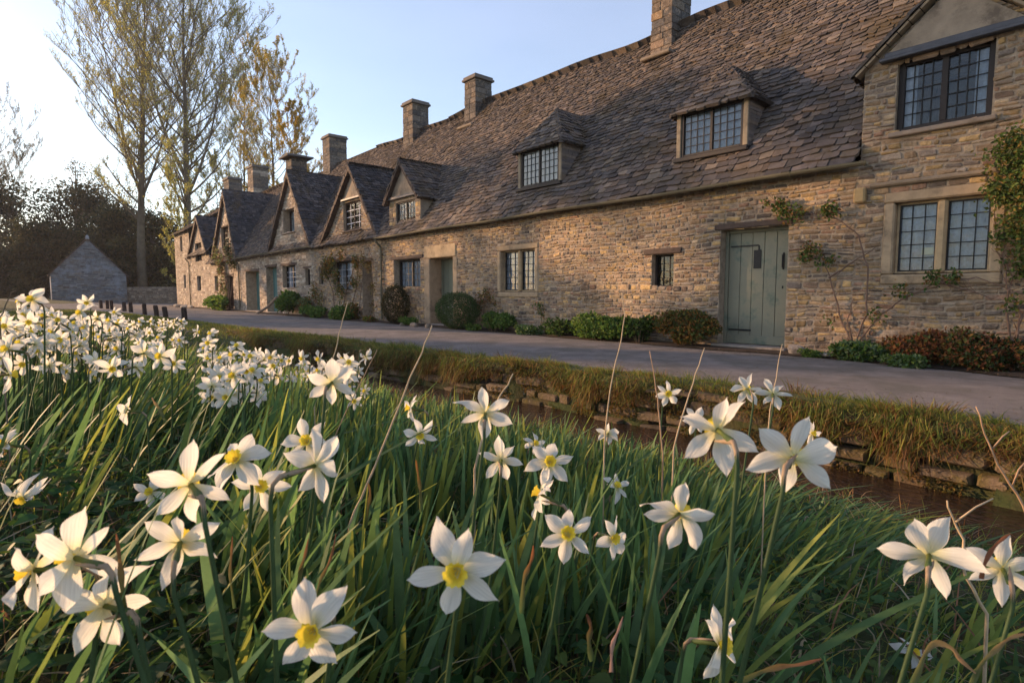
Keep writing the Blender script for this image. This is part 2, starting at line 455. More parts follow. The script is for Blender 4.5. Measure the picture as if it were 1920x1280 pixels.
# ================================================================== TERRAIN
LANE_NEAR = [(-60, -10.5), (-50, -9.0), (-24.7, -5.15), (-15.4, -4.55), (-9.7, -4.32), (-7.1, -4.09), (-4.2, -3.87), (-2.2, -3.75), (-.3, -3.57), (1.1, -3.44), (3, -3.5), (3.7, -3.66), (8, -4.1)]
def y_lane(x): return interp(LANE_NEAR, x)
def y_face(x): return y_lane(x)-.42-.05*sin(1.3*x)
def y_near(x): return y_lane(x)-1.36-.08*sin(.9*x+1)
BANK = [(0, -.46), (.25, -.36), (1, -.2), (2, -.04), (3, .15), (3.8, .29), (5, .4), (8, .5), (20, .3), (60, .2)]
WZ = -.45
def ground_h(x, y):
    yl = y_lane(x)
    fade = smooth(-13, -4, x)
    if y > yl-.02: g = 0.0
    else:
        s = y_near(x)-y
        if s > 0: bank = interp(BANK, s)*fade
        else:
            yf = y_face(x)
            if y > yf-.03: bank = .03*smooth(yl, yl-.2, y)
            else: bank = -.62*fade
        g = bank
    d = sqrt((x-CAM.x)**2+(y-CAM.y)**2)
    far = smooth(38, 60, d)*.42*smooth(-2.0, -9, y+ (x+40)*.05 if x < -20 else -2)
    n = .02*sin(x*3.1+y*1.7)*sin(y*2.3-x*.7)*(1 if y < yl-1.4 else 0)
    return g+far+n*fade
def make_ground():
    def ax(c, r):
        out = []
        v = 0; st = .08
        while v < r:
            out.append(v); v += st
            if v > 6: st = min(st*1.12, 60)
        return sorted([c-a for a in out[1:]]+[c+a for a in out])
    xs = ax(2.0, 2500); ys = ax(-6.2, 2500)
    xs = [x for x in xs if -2500 < x < 600]
    nx, ny = len(xs), len(ys)
    V = [(x, y, ground_h(x, y)) for y in ys for x in xs]
    Fq = [(j*nx+i, j*nx+i+1, (j+1)*nx+i+1, (j+1)*nx+i) for j in range(ny-1) for i in range(nx-1)]
    mb = MB(); mb.v = V; mb.f = Fq; mb.c = [(1, 1, 1)]*len(V)
    tag(mb.build('ground', M['ground'], sm=True), kind='structure')
make_ground()
# water
mb = MB(); xs = [-14+.4*i for i in range(56)]
for a, b in zip(xs, xs[1:]):
    mb.add([(a, y_near(a)-.35, WZ), (b, y_near(b)-.35, WZ), (b, y_face(b)+.1, WZ), (a, y_face(a)+.1, WZ)], [(0, 1, 2, 3)])
tag(mb.build('stream_water', M['water']), kind='structure')
# lane
mb = MB(); xs = [-62+.35*i for i in range(202)]
def lane_far(x): return -.42+.06*sin(2.1*x)+.04*sin(5.3*x)+(-.5*smooth(2, 4, x))
for a, b in zip(xs, xs[1:]):
    for t0, t1 in ((0, .02), (.02, .5), (.5, .98), (.98, 1)):
        q = []
        for x, t in ((a, t0), (b, t0), (b, t1), (a, t1)):
            yn = y_lane(x)+.05*sin(3.7*x)+.03*sin(9*x); yf = lane_far(x) if x > -44 else 3-(x+44)*.5
            if x <= -44: yf = lane_far(-44)+(-44-x)*.8
            q.append((x, yn+(yf-yn)*t, (.004 if t in (0, 1) else .012+.02*sin(pi*t))+(.42*smooth(38, 60, sqrt((x-CAM.x)**2+(yn+(yf-yn)*t-CAM.y)**2))*smooth(-2, -9, yn+(yf-yn)*t+(x+40)*.05) if x < -20 else 0)))
        mb.add(q, [(0, 1, 2, 3)])
tag(mb.build('lane', M['lane'], sm=True), kind='structure')
# garden bed strip at the foot of the cottages
mb = MB()
for a, b in zip(xs, xs[1:]):
    if a < -43 or b > 7: continue
    mb.add([(a, lane_far(a)-.03, .02), (b, lane_far(b)-.03, .02), (b, lane_far(b)+.08, .045), (a, lane_far(a)+.08, .045), (b, .1, .05), (a, .1, .05)], [(0, 1, 2, 3), (3, 2, 4, 5)])
tag(mb.build('garden_bed', M['soil'], sm=True), kind='structure')

# stream retaining wall
def stream_wall():
    P = lambda u, v, h: Vector((u, y_face(u)-h-.02-.09*(v+.6)*0-.05*sin(u*2.7), v))
    t = thing('stream_wall', 'low mossy dry stone wall holding the lane above the stream', 'wall', (0, y_face(0), -.6))
    mb, mm = MB(), MB()
    xs = [-13+.5*i for i in range(40)]
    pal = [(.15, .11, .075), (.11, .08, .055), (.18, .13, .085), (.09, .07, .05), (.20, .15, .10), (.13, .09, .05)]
    poly = [(-13, -.62), (6.5, -.62), (6.5, -.03), (-13, -.03)]
    for a, b in zip(xs, xs[1:]):
        mm.add([P(a, -.62, -.03), P(b, -.62, -.03), P(b, -.02, -.03), P(a, -.02, -.03)], [(0, 1, 2, 3)])
    v = -.6
    while v < -.05:
        h = random.uniform(.085, .16); h = min(h, -.02-v)
        u = -13
        while u < 6.5:
            w = random.uniform(.14, .5)
            if random.random() > .07:
                c = random.choice(pal); k = random.uniform(.75, 1.25)
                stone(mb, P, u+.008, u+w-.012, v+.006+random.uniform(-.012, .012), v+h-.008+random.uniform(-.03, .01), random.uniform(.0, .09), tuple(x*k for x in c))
            u += w
        v += h
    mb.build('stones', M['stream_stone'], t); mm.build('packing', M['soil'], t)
stream_wall()

# ================================================================== COTTAGES
def Pf(y0):                      # front plane mapping
    return lambda u, v, h: Vector((u, y0-h, v))
def cheek_P(x0, sgn):            # plane facing +x (sgn=1) or -x
    return lambda u, v, h: Vector((x0+sgn*h, u, v))

def win(parent, x0, x1, z0, z1, y0=0.0, rec=.12, lights=2, cols=3, rows=5, fm='frame_dark', cm='curtain', stone_mullion=False, surround=None,
        lintel=None, sill=None, fw=.045, lead='iron', pale=False, half=None, paper=False, cfull=True):
    """window part (the frame) with pane, leading, curtain, sill and lintel as sub-parts"""
    y = y0+rec
    f = MB()
    f.bbox((x0, y-.03, z0), (x0+fw, y+.03, z1), .006); f.bbox((x1-fw, y-.03, z0), (x1, y+.03, z1), .006)
    f.bbox((x0+fw, y-.028, z0), (x1-fw, y+.028, z0+fw), .006); f.bbox((x0+fw, y-.028, z1-fw), (x1-fw, y+.028, z1), .006)
    mw = .11 if stone_mullion else fw
    iw = (x1-x0-2*fw-mw*(lights-1))/lights
    pn, ld, mu = MB(), MB(), MB()
    for i in range(lights):
        a = x0+fw+i*(iw+mw); b = a+iw
        if i < lights-1:
            if stone_mullion: mu.bbox((b, y-.09, z0+.002), (b+mw, y+.05, z1-.002), .03, (.42, .30, .17))
            else: f.bbox((b, y-.025, z0+fw), (b+mw, y+.025, z1-fw), .005)
        tl = random.uniform(-.004, .004)
        pn.add([(a, y+.004+tl, z0+fw), (b, y+.004-tl, z0+fw), (b, y+.004-tl, z1-fw), (a, y+.004+tl, z1-fw)], [(0, 1, 2, 3)])
        r = .0055 if lead == 'iron' else .011
        for c in range(1, cols):
            xx = a+(b-a)*c/cols; ld.box((xx-r, y-.012, z0+fw), (xx+r, y+.0, z1-fw))
        for c in range(1, rows):
            zz = z0+fw+(z1-z0-2*fw)*c/rows; ld.box((a, y-.0145, zz-r), (b, y-.0025, zz+r))
        if stone_mullion:                       # a dark iron casement in each stone light
            for q in ((a, a+.018), (b-.018, b)): ld.box((q[0], y-.02, z0+fw), (q[1], y-.003, z1-fw))
            for q in ((z0+fw, z0+fw+.018), (z1-fw-.018, z1-fw)): ld.box((a+.018, y-.02, q[0]), (b-.018, y-.0035, q[1]))
    w = f.build('window', M[fm if not stone_mullion else 'ashlar'], parent)
    if stone_mullion:
        for vtx in w.data.color_attributes['Col'].data: vtx.color = (.40, .29, .17, 1)
        mu.build('mullion', M['ashlar'], w)
    pn.build('pane', M['glass'], w); ld.build('leading' if lead == 'iron' else 'glazing_bar', M['iron' if lead == 'iron' else 'blind_reflection'], w)
    if cm:
        n = 44
        spansx = [(x0+.03, x1-.03)] if cfull else [(x0+.03, x0+(x1-x0)*.2), (x1-(x1-x0)*.2, x1-.03)]
        for (sa, sb) in spansx:
            c = MB()
            nn = max(6, int(n*(sb-sa)/(x1-x0)))
            vs = []
            for i in range(nn+1):
                xx = sa+(sb-sa)*i/nn; yy = y+.035+.012*sin(i*1.35)+.008*sin(i*.6)
                vs += [(xx, yy, z0+.02), (xx, yy, z1-.02)]
            c.add(vs, [(2*i, 2*i+2, 2*i+3, 2*i+1) for i in range(nn)])
            c.build('curtain', M[cm], w, sm=True)
    bk = MB(); bk.add([(x0-.01, y+.5, z0-.1), (x1+.01, y+.5, z0-.1), (x1+.01, y+.5, z1+.1), (x0-.01, y+.5, z1+.1)], [(0, 1, 2, 3)])
    if paper:
        pb = MB(); pb.box((x0+fw+iw*.62, y+.006, z0+.24), (x0+fw+iw*.93, y+.009, z0+.33)); pb.build('notice', M['paper'], w)
    if surround:
        s = MB(); a = (.40, .29, .18)
        sw = surround
        s.bbox((x0-sw, y0-.022, z0-.01), (x0-.002, y0+rec, z1+.0), .02, a); s.bbox((x1+.002, y0-.022, z0-.01), (x1+sw, y0+rec, z1), .02, tuple(v*1.05 for v in a))
        s.bbox((x0-sw, y0-.024, z1+.002), (x1+sw, y0+rec, z1+sw*1.05), .02, tuple(v*.9 for v in a)); s.bbox((x0-sw, y0-.03, z0-sw-.012), (x1+sw, y0+rec, z0-.012), .02, tuple(v*.95 for v in a))
        s.build('surround', M['ashlar'], w)
    if lintel:
        s = MB(); s.bbox((x0-.16, y0-.035, z1+.004), (x1+.16, y0+.1, z1+.004+lintel), .012); s.build('lintel', M['wood_old'], w)
    if sill:
        s = MB(); s.bbox((x0-.06, y0-.07, z0-.004-sill), (x1+.06, y0+rec+.02, z0-.004), .012, (.26, .2, .15)); s.build('sill', M[fm] if sill < .05 else M['ashlar'], w)
    return w

def door(parent, x0, x1, z0, z1, y0=0, rec=.22, paint='paint_sage', nplank=5, iron=True, lintel=.09, frame=True):
    d = MB(); fw = .055; y = y0+rec
    a, b = x0+fw, x1-fw; pw = (b-a)/nplank
    for i in range(nplank):
        o = random.uniform(-.002, .002)
        d.bbox((a+i*pw+.003, y-.02+o, z0+.03), (a+(i+1)*pw-.003, y+.012, z1-fw), .005)
    d.box((a, y-.004, z0+.025), (b, y+.011, z1-fw))
    w = d.build('door', M[paint], parent)
    f = MB()
    f.bbox((x0, y-.05, z0), (x0+fw-.002, y+.03, z1), .006); f.bbox((x1-fw+.002, y-.05, z0), (x1, y+.03, z1), .006); f.bbox((x0+fw, y-.048, z1-fw+.002), (x1-fw, y+.03, z1), .006)
    f.build('door_frame', M[paint], w)
    b2 = MB(); b2.bbox((a, y-.034, z0+.03), (b, y-.0205, z0+.17), .004); b2.build('weather_board', M[paint], w)
    th = MB(); th.bbox((x0-.06, y0-.12, z0-.06), (x1+.06, y+.05, z0+.02), .015, (.30, .25, .21)); th.build('doorstep', M['ashlar'], w)
    if iron:
        H = z1-z0
        for nm, q in (('hinge', (a+.03, z1-.265)), ('hinge', (a+.03, z0+.25))):
            h = MB(); h.box((q[0], y-.032, q[1]-.012), (q[0]+(.46 if nm and q[1] > 1 else .38), y-.021, q[1]+.012)); h.build(nm, M['iron'], w)
        g = MB(); g.bbox((a+.42, y-.034, z1-.63), (a+.54, y-.021, z1-.34), .003); g.tube([(a+.50, y-.03, z1-.34), (a+.50, y-.03, z1-.27)], .011); g.build('grille', M['iron'], w)
        k = MB(); k.tube([(b-.09, y-.022, z1-.42), (b-.09, y-.06, z1-.44), (b-.09, y-.06, z1-.62), (b-.09, y-.022, z1-.64)], .011)
        k.bbox((b-.105, y-.028, z1-.66), (b-.075, y-.021, z1-.40), .003); k.build('handle', M['iron'], w)
        kk = MB(); kk.bbox((b-.10, y-.027, z0+.92), (b-.078, y-.021, z0+.96), .002); kk.build('keyhole', M['iron'], w)
    if lintel:
        s = MB(); s.bbox((x0-.1, y0-.03, z1+.004), (x1+.06, y0+rec-.03, z1+lintel), .01); s.build('lintel', M['wood_old'], w)
    return w

def chimney(parent, x0, x1, y0, y1, z0, z1, pal=STONES, name='chimney', cap=.14):
    mb = MB(); z = z0; i = 0
    while z < z1-.01:
        h = min(random.uniform(.12, .2), z1-z)
        cuts_x = [x0, x0+(x1-x0)*random.uniform(.35, .65), x1]; cuts_y = [y0, y0+(y1-y0)*random.uniform(.3, .7), y1]
        for a, b in zip(cuts_x, cuts_x[1:]):
            for c, d in zip(cuts_y, cuts_y[1:]):
                k = random.uniform(.6, .95); cc = random.choice(pal)
                o = random.uniform(-.007, .007)
                mb.bbox((a+.003-(o if a == x0 else 0), c+.003-(o if c == y0 else 0), z+.003), (b-.003+(o if b == x1 else 0), d-.003+(o if d == y1 else 0), z+h-.003), .012, tuple(v*k for v in cc))
        z += h
    mb.box((x0+.02, y0+.02, z0), (x1-.02, y1-.02, z1-.01), (.16, .13, .11))
    o = mb.build(name, M['stone'], parent)
    c = MB(); c.bbox((x0-.06, y0-.06, z1), (x1+.06, y1+.06, z1+cap*.5), .015, (.15, .13, .12)); c.bbox((x0-.025, y0-.025, z1+cap*.5), (x1+.025, y1+.025, z1+cap), .015, (.13, .115, .105))
    c.build('cap', M['ashlar'], o)
    a = MB()   # stone flashing at the foot
    return o

def ridge_tiles(mb, p0, p1, w=.13, step=.42, wf=warp):
    p0, p1 = Vector(p0), Vector(p1); d = (p1-p0); n = max(1, int(d.length/step)); U = d.normalized(); S = U.cross(Vector((0, 0, 1))).normalized()
    for i in range(n):
        a = p0+d*(i/n-.001); b = p0+d*((i+1)/n+.001)
        k = random.uniform(.85, 1.05); c = tuple(v*k for v in SLATES[0])
        o = Vector((0, 0, random.uniform(0, .004)))
        vs = []
        for q in (a, b):
            vs += [wf(q-S*w-Vector((0, 0, w*1.6-.02))+o), wf(q+Vector((0, 0, .015))+o), wf(q+S*w-Vector((0, 0, w*1.6-.02))+o)]
        mb.add(vs, [(0, 1, 4, 3), (1, 2, 5, 4), (0, 2, 1), (3, 4, 5)], c)

def gutter_line(parent, x0, x1, z, y=-.24, name='gutter'):
    g = MB(); n = max(2, int((x1-x0)/.5)); r = .052
    pts = [(x0+(x1-x0)*i/n, y, z-.01*sin(i*.7)) for i in range(n+1)]
    vs = []; fs = []; m = 7
    for i, p in enumerate(pts):
        for k in range(m):
            a = pi+pi*k/(m-1); vs.append((p[0], p[1]+r*cos(a), p[2]+r*sin(a)))
        for k in range(m):
            a = 2*pi-pi*k/(m-1); vs.append((p[0], p[1]+(r-.008)*cos(a), p[2]+(r-.008)*sin(a)))
    t = 2*m
    for i in range(len(pts)-1):
        for k in range(t): fs.append((i*t+k, i*t+(k+1) % t, (i+1)*t+(k+1) % t, (i+1)*t+k))
    fs += [tuple(range(t)), tuple(len(vs)-t+k for k in range(t))]
    g.add(vs, fs); o = g.build(name, M['gutter'], parent, sm=False)
    x = x0+.3
    while x < x1:
        b = MB(); b.tube([(x, y-r-.004, z+.01), (x, y-.01, z-r-.008), (x, -.0, z-.03)], .008, 5); x += .95
        b.build('bracket', M['gutter'], o)
    return o
def downpipe(parent, x, z0, z1, y=-.07):
    g = MB(); g.tube([(x, -.24, z1), (x, -.23, z1-.1), (x, y, z1-.25), (x, y, z1-.4), (x, y, z0)], .034, 8)
    for z in (z1-.5, (z0+z1)/2, z0+.5): g.bbox((x-.05, y-.045, z), (x+.05, -.0, z+.035), .005)
    g.build('downpipe', M['gutter'], parent)

def back_shell(parent, x0, x1, zr=6.78, yr=2.8, eave=2.65, depth=5.8):
    mb = MB(); e = .12
    mb.add([(x0, 0.3, 0), (x0, depth, 0), (x0, depth, eave), (x0, yr, zr-.15), (x0, .3, eave+.5)], [(0, 1, 2, 3, 4)])
    mb.add([(x1, 0.3, 0), (x1, depth, 0), (x1, depth, eave), (x1, yr, zr-.15), (x1, .3, eave+.5)], [(0, 1, 2, 3, 4)])
    mb.add([(x0, depth, 0), (x1, depth, 0), (x1, depth, eave), (x0, depth, eave)], [(0, 1, 2, 3)])
    mb.build('back_wall', M['mortar'], parent)
    rb = MB(); dk = MB()
    tiled(rb, dk, [(x1, depth+.2, eave), (x0, depth+.2, eave), (x0, yr, zr), (x1, yr, zr)], expo=(.3, .2), width=(.4, .8))
    rb.v += dk.v; base = len(rb.c); off = len(rb.v)-len(dk.v); rb.f += [tuple(i+off for i in f) for f in dk.f]; rb.c += [(.07, .055, .045)]*len(dk.v)
    rb.build('rear_roof', M['tile'], parent)

def merge(a, b, col):
    off = len(a.v); a.v += b.v; a.f += [tuple(i+off for i in f) for f in b.f]; a.c += [col]*len(b.v)

def gable_slopes(mb, md, xl, xr, ax, zf, az, y0=-.14, yfoot=None, k0=1.0, zr=None, pal=SLATES):
    """two slate slopes of a cross gable running back into the main roof"""
    zr = zr if zr is not None else zf
    yb = roof_y(az)+.45
    tiled(mb, md, [(xl, roof_y(zf)+.5, zf), (xl, y0, zf), (ax, y0, az), (ax, yb, az)], expo=(.15, .11), width=(.14, .30), k0=k0, pal=pal, wf=lambda p: Vector(p))
    tiled(mb, md, [(xr, y0, zr), (xr, roof_y(zr)+.5, zr), (ax, yb, az), (ax, y0, az)], expo=(.15, .11), width=(.14, .30), k0=k0, pal=pal, wf=lambda p: Vector(p))
    ridge_tiles(mb, (ax, y0, az+.02), (ax, yb, az+.02), w=.11, wf=lambda p: Vector(p))

def verge(parent, xl, xr, ax, zf, az, y0=-.14, zr=None, w=.1, mat='wood_old'):
    zr = zr if zr is not None else zf
    v = MB()
    for (fx, fz) in ((xl, zf), (xr, zr)):
        a = Vector((fx, 0, fz)); b = Vector((ax, 0, az)); n = 9
        d = (b-a).normalized(); up = Vector((-d.z, 0, d.x)); up = up if up.z > 0 else -up
        for i in range(n):
            p = a+(b-a)*(i/n); q = a+(b-a)*((i+1)/n-.008); j = random.uniform(-.008, .008)
            vs = [Vector((t.x, yy, t.z))-up*h for t in (p, q) for h in (.03, .03+w) for yy in (y0+j-.012, y0+.16)]
            v.add(vs, [(0, 1, 3, 2), (4, 6, 7, 5), (0, 4, 5, 1), (2, 3, 7, 6), (0, 2, 6, 4), (1, 5, 7, 3)], (.30, .22, .14))
    v.build('verge', M[mat], parent)

def hip_dormer(parent, x0, x1, yd, zs, ze, zp, hip=.55, cm='curtain', cols=3, rows=4, fm='frame_dark'):
    """hipped dormer with slate cheeks: part with window, cheeks and roof as sub-parts handled as parts of the cottage"""
    ybk = roof_y(ze)+.15
    mb, md = MB(), MB(); I = lambda p: Vector(p)
    xm = (x0+x1)/2; o = .09
    yt = roof_y(zp)+.2
    tiled(mb, md, [(x0-o, yd-.11, ze-.03), (x1+o, yd-.11, ze-.03), (xm, yd+hip, zp)], expo=(.12, .1), width=(.12, .26), wf=I, k0=1.15)
    tiled(mb, md, [(x1+o, yd-.11, ze-.03), (x1+o, ybk+.2, ze-.03), (xm, yt, zp), (xm, yd+hip, zp)], expo=(.12, .1), width=(.12, .26), wf=I)
    tiled(mb, md, [(x0-o, ybk+.2, ze-.03), (x0-o, yd-.11, ze-.03), (xm, yd+hip, zp), (xm, yt, zp)], expo=(.12, .1), width=(.12, .26), wf=I)
    ridge_tiles(mb, (x1+o, yd-.11, ze+.0), (xm, yd+hip, zp+.03), .06, .22, I); ridge_tiles(mb, (x0-o, yd-.11, ze+.0), (xm, yd+hip, zp+.03), .06, .22, I)
    ridge_tiles(mb, (xm, yd+hip, zp+.03), (xm, yt, zp+.03), .09, .3, I)
    merge(mb, md, (.07, .055, .045))
    r = mb.build('dormer_roof', M['tile'], parent)
    for sx, xx in ((-1, x0), (1, x1)):
        ck = MB()
        z = zs-.12
        while z < ze-.01:
            y1 = roof_y(z)+.12
            if y1 > yd+.02:
                k = random.uniform(.75, 1.1); c = tuple(v*k*1.5 for v in random.choice(SLATES))
                a, b = (xx-.05, xx+.012) if sx > 0 else (xx-.012, xx+.05)
                y = yd
                while y < y1:
                    w = min(random.uniform(.18, .4), y1-y+.02)
                    ck.box((a, y, z), (b+(.012 if sx > 0 else 0), y+w-.006, z+.052), c, .003); y += w
            z += .055
        jb = (xx-.07, xx+.015) if sx > 0 else (xx-.015, xx+.07)
        ck.bbox((jb[0], yd-.02, zs-.02), (jb[1], yd+.10, ze), .01, (.30, .235, .16))
        ck.build('dormer_cheek', M['ashlar'], parent)
    w = win(parent, x0+.07, x1-.07, zs+.03, ze-.02, yd, .03, 2, cols, rows, fm=fm, cm=cm, fw=.05)
    s = MB(); s.bbox((x0-.04, yd-.08, zs-.05), (x1+.04, yd+.08, zs+.028), .012); s.build('sill', M[fm], w)
    # floor & backing so the room behind is dark
    bk = MB(); bk.box((x0+.05, yd+.3, zs-.2), (x1-.05, yd+.32, ze)); bk.build('dark_backing', M['room'], parent)

def q4(xa, ya, xb, yb, z0=None):
    a = on_y(xa, (ya+yb)/2, 0); b = on_y(xb, (ya+yb)/2, 0); m = (xa+xb)/2
    return (round(a.x, 2), round(b.x, 2), round(on_y(m, yb, 0).z, 2) if z0 is None else z0, round(on_y(m, ya, 0).z, 2))
def cottage(label, x0, x1, outer, holes, pal=STONES, ridge=True, sh=1.0, mort='mortar', rh=(.036, .085), sw=(.055, .22), eave=2.65, roofpoly=None, k0=1.0):
    t = thing('cottage', label, 'cottage', ((x0+x1)/2, 0, 0), 'cottages of the row')
    mb, mm = MB(), MB()
    masonry(mb, mm, Pf(0), outer, holes, pal, rh=rh, sw=sw)
    # side returns
    for xx, sg in ((x0, -1), (x1, 1)):
        mm.add([(xx, 0, 0), (xx, .35, 0), (xx, .35, eave), (xx, 0, eave)], [(0, 1, 2, 3)])
    merge(mb, mm, (.37, .29, .21))
    mb.build('wall', M['stone'], t)
    if ridge:
        r, d = MB(), MB()
        for poly_ in (roofpoly or [[(x0, -.2, 2.65), (x1, -.2, 2.65), (x1, 2.8, 6.78), (x0, 2.8, 6.78)]]): tiled(r, d, poly_, k0=k0)
        ridge_tiles(r, (x0, 2.8, 6.80), (x1, 2.8, 6.80), .15, .45)
        merge(r, d, (.07, .055, .045))
        r.build('roof', M['tile'], t)
        back_shell(t, x0, x1)
    return t

# ---- A: right-hand cottage with the big dressed window and cross gable
XA0, XA1 = 1.40, 6.2
gA_l = on_y(1606, 133, -.14); gA_t = on_y(1745, -10, -.14)
slA = (gA_t.z-gA_l.z)/(gA_t.x-gA_l.x)
gA_ax = 2.36; gA_az = gA_l.z+slA*(gA_ax-gA_l.x); gA_xl = gA_l.x; gA_xr = 2*gA_ax-gA_xl; gA_zf = gA_l.z
print('gableA', gA_xl, gA_xr, gA_ax, gA_zf, gA_az, slA)
wl = on_y(1677, 250, 0); wt = on_y(1858, 72, 0)
up = (1.80, 2.78, 2.98, 3.88)
lo = (1.86, 2.85, 1.16, 2.08)
outerA = [(XA0, .0), (XA1, .0), (XA1, 2.62), (gA_xr-.06, 2.62), (gA_xr-.06, gA_zf), (gA_ax, gA_az-.1), (gA_xl+.06, gA_zf), (gA_xl+.06, 2.7), (XA0, 2.7)]
A = cottage('right-hand cottage with a tall stone gable bay and large leaded windows above each other', XA0, XA1, outerA,
            [(up[0], up[1], up[2], up[3]), (lo[0]-.13, lo[1]+.13, lo[2]-.14, lo[3]+.14)], rh=(.038, .088), sw=(.06, .25),
            roofpoly=[[(gA_xr-.05, -.2, 2.65), (XA1, -.2, 2.65), (XA1, 2.8, 6.78), (gA_xr-.05, 2.8, 6.78)], [(XA0, roof_y(gA_zf)-.1, roof_z(roof_y(gA_zf)-.1)), (gA_xr-.05, roof_y(gA_zf)-.1, roof_z(roof_y(gA_zf)-.1)), (gA_xr-.05, 2.8, 6.78), (XA0, 2.8, 6.78)]])
win(A, *up, 0, .10, 2, 4, 5, fm='frame_dark', cm='curtain', fw=.07, sill=.06, cfull=False)
win(A, *lo, 0, .12, 2, 3, 5, stone_mullion=True, surround=.13, cm='curtain', fw=.03, paper=True)
s = MB(); s.bbox((XA0+.15, -.07, 2.30), (3.15, -.0, 2.36), .02, (.25, .19, .13)); s.bbox((XA0-.02, -.10, 2.12), (XA0+.12, .0, 2.32), .02, (.42, .28, .13)); s.build('drip_mould', M['ashlar'], A)
s = MB()  # rendered gable panel above the window
s.add([(gA_xl+.32, -.035, gA_zf+.14), (gA_xr-.32, -.035, gA_zf+.14), (gA_ax, -.035, gA_az-.12)], [(0, 1, 2)])
s.build('gable_panel', M['plaster'], A)
s = MB(); s.bbox((gA_xl+.25, -.12, gA_zf+.03), (gA_xr-.25, -.0, gA_zf+.075), .01); s.bbox((gA_xl+.3, -.085, gA_zf+.075), (gA_xr-.3, -.0, gA_zf+.14), .01); s.build('flashing', M['lead'], A)
r, d = MB(), MB(); gable_slopes(r, d, gA_xl-.06, gA_xr+.06, gA_ax, gA_zf-.04, gA_az+.04, y0=-.11); merge(r, d, (.07, .055, .045)); r.build('gable_roof', M['tile'], A)
verge(A, gA_xl-.05, gA_xr+.05, gA_ax, gA_zf-.03, gA_az+.05, y0=-.10, w=.03, mat='ashlar')
# left cheek of the bay, standing above the long roof
mb, mm = MB(), MB()
yk = roof_y(gA_zf)
masonry(mb, mm, lambda u, v, h: Vector((gA_xl+.06-h, u, v)), [(0.0, 2.7), (.03, 2.7), (yk+.1, gA_zf), (0, gA_zf)], [], STONES)
merge(mb, mm, (.37, .29, .21)); mb.build('bay_cheek', M['stone'], A)
gutter_line(A, gA_xr, XA1, 2.63)

# ---- B: long low cottage
XB0, XB1 = -12.15, XA0
dB = (-.59, .50, .06, 1.93); sB = (-1.92, -1.46, 1.02, 1.60); w2 = (-6.2, -5.02, .95, 1.90); d2 = q4(806, 482, 850, 600, .04); w3 = q4(739, 486, 788, 540)
gd_y = .02
hB = [(dB[0], dB[1], 0, 1.93), sB, (w2[0]-.12, w2[1]+.12, w2[2]-.13, w2[3]+.13), (d2[0], d2[1], 0, d2[3]), w3]
outerB = [(XB0, 0), (XB1, 0), (XB1, 2.64), (XB0, 2.64)]
hB = [(a, b, max(c, .001), d) for a, b, c, d in hB]
B = cottage('long low cottage with sage green plank door and two hipped dormers in its roof', XB0, XB1, outerB, hB)
door(B, *dB, 0, .22, 'paint_sage', 5)
win(B, *sB, 0, .14, 1, 3, 4, lintel=.10, cm=None, fw=.035)
win(B, *w2, 0, .14, 2, 3, 6, stone_mullion=True, surround=.12, cm='curtain', fw=.03)
door(B, *d2, 0, .44, 'paint_grey', 4, iron=False, lintel=None)
s = MB(); s.bbox((d2[0]-.25, -.03, d2[3]-.004), (d2[1]+.15, .4, d2[3]+.34), .02, (.42, .31, .19)); s.bbox((d2[1]-.006, -.02, .05), (d2[1]+.2, .4, d2[3]-.008), .02, (.38, .28, .18)); s.bbox((d2[0]-.28, -.02, .05), (d2[0]+.006, .4, d2[3]-.008), .02, (.36, .26, .17)); s.build('door_surround', M['ashlar'], B)
win(B, *w3, 0, .22, 2, 3, 4, lintel=.09, cm='curtain', fw=.06)
gutter_line(B, XB0+.1, XB1+.18, 2.63)
downpipe(B, XB0+.18, .1, 2.6)
# hipped dormers
def dorm(pxl, pyb, pxr, ptop, ppeak, **k):
    m = on_roof((pxl+pxr)/2, pyb); yd = m.y-.02
    a = on_y(pxl, pyb, yd); b = on_y(pxr, pyb, yd); zt = on_y((pxl+pxr)/2, ptop, yd).z; zp = on_y(*ppeak, yd+.5).z
    print('dormer', round(a.x, 2), round(b.x, 2), round(yd, 2), round(m.z, 2), round(zt, 2), round(zp, 2))
    hip_dormer(B, a.x, b.x, yd, m.z+.03, zt, zp, **k)
dorm(1270, 293, 1400, 197, (1352, 128), cm='curtain', cols=4, rows=5, fm='frame_dark')
dorm(973, 352, 1052, 274, (1040, 207), cm='blind_reflection', cols=4, rows=5)  # white sheet behind these panes stands in for bright sky reflection
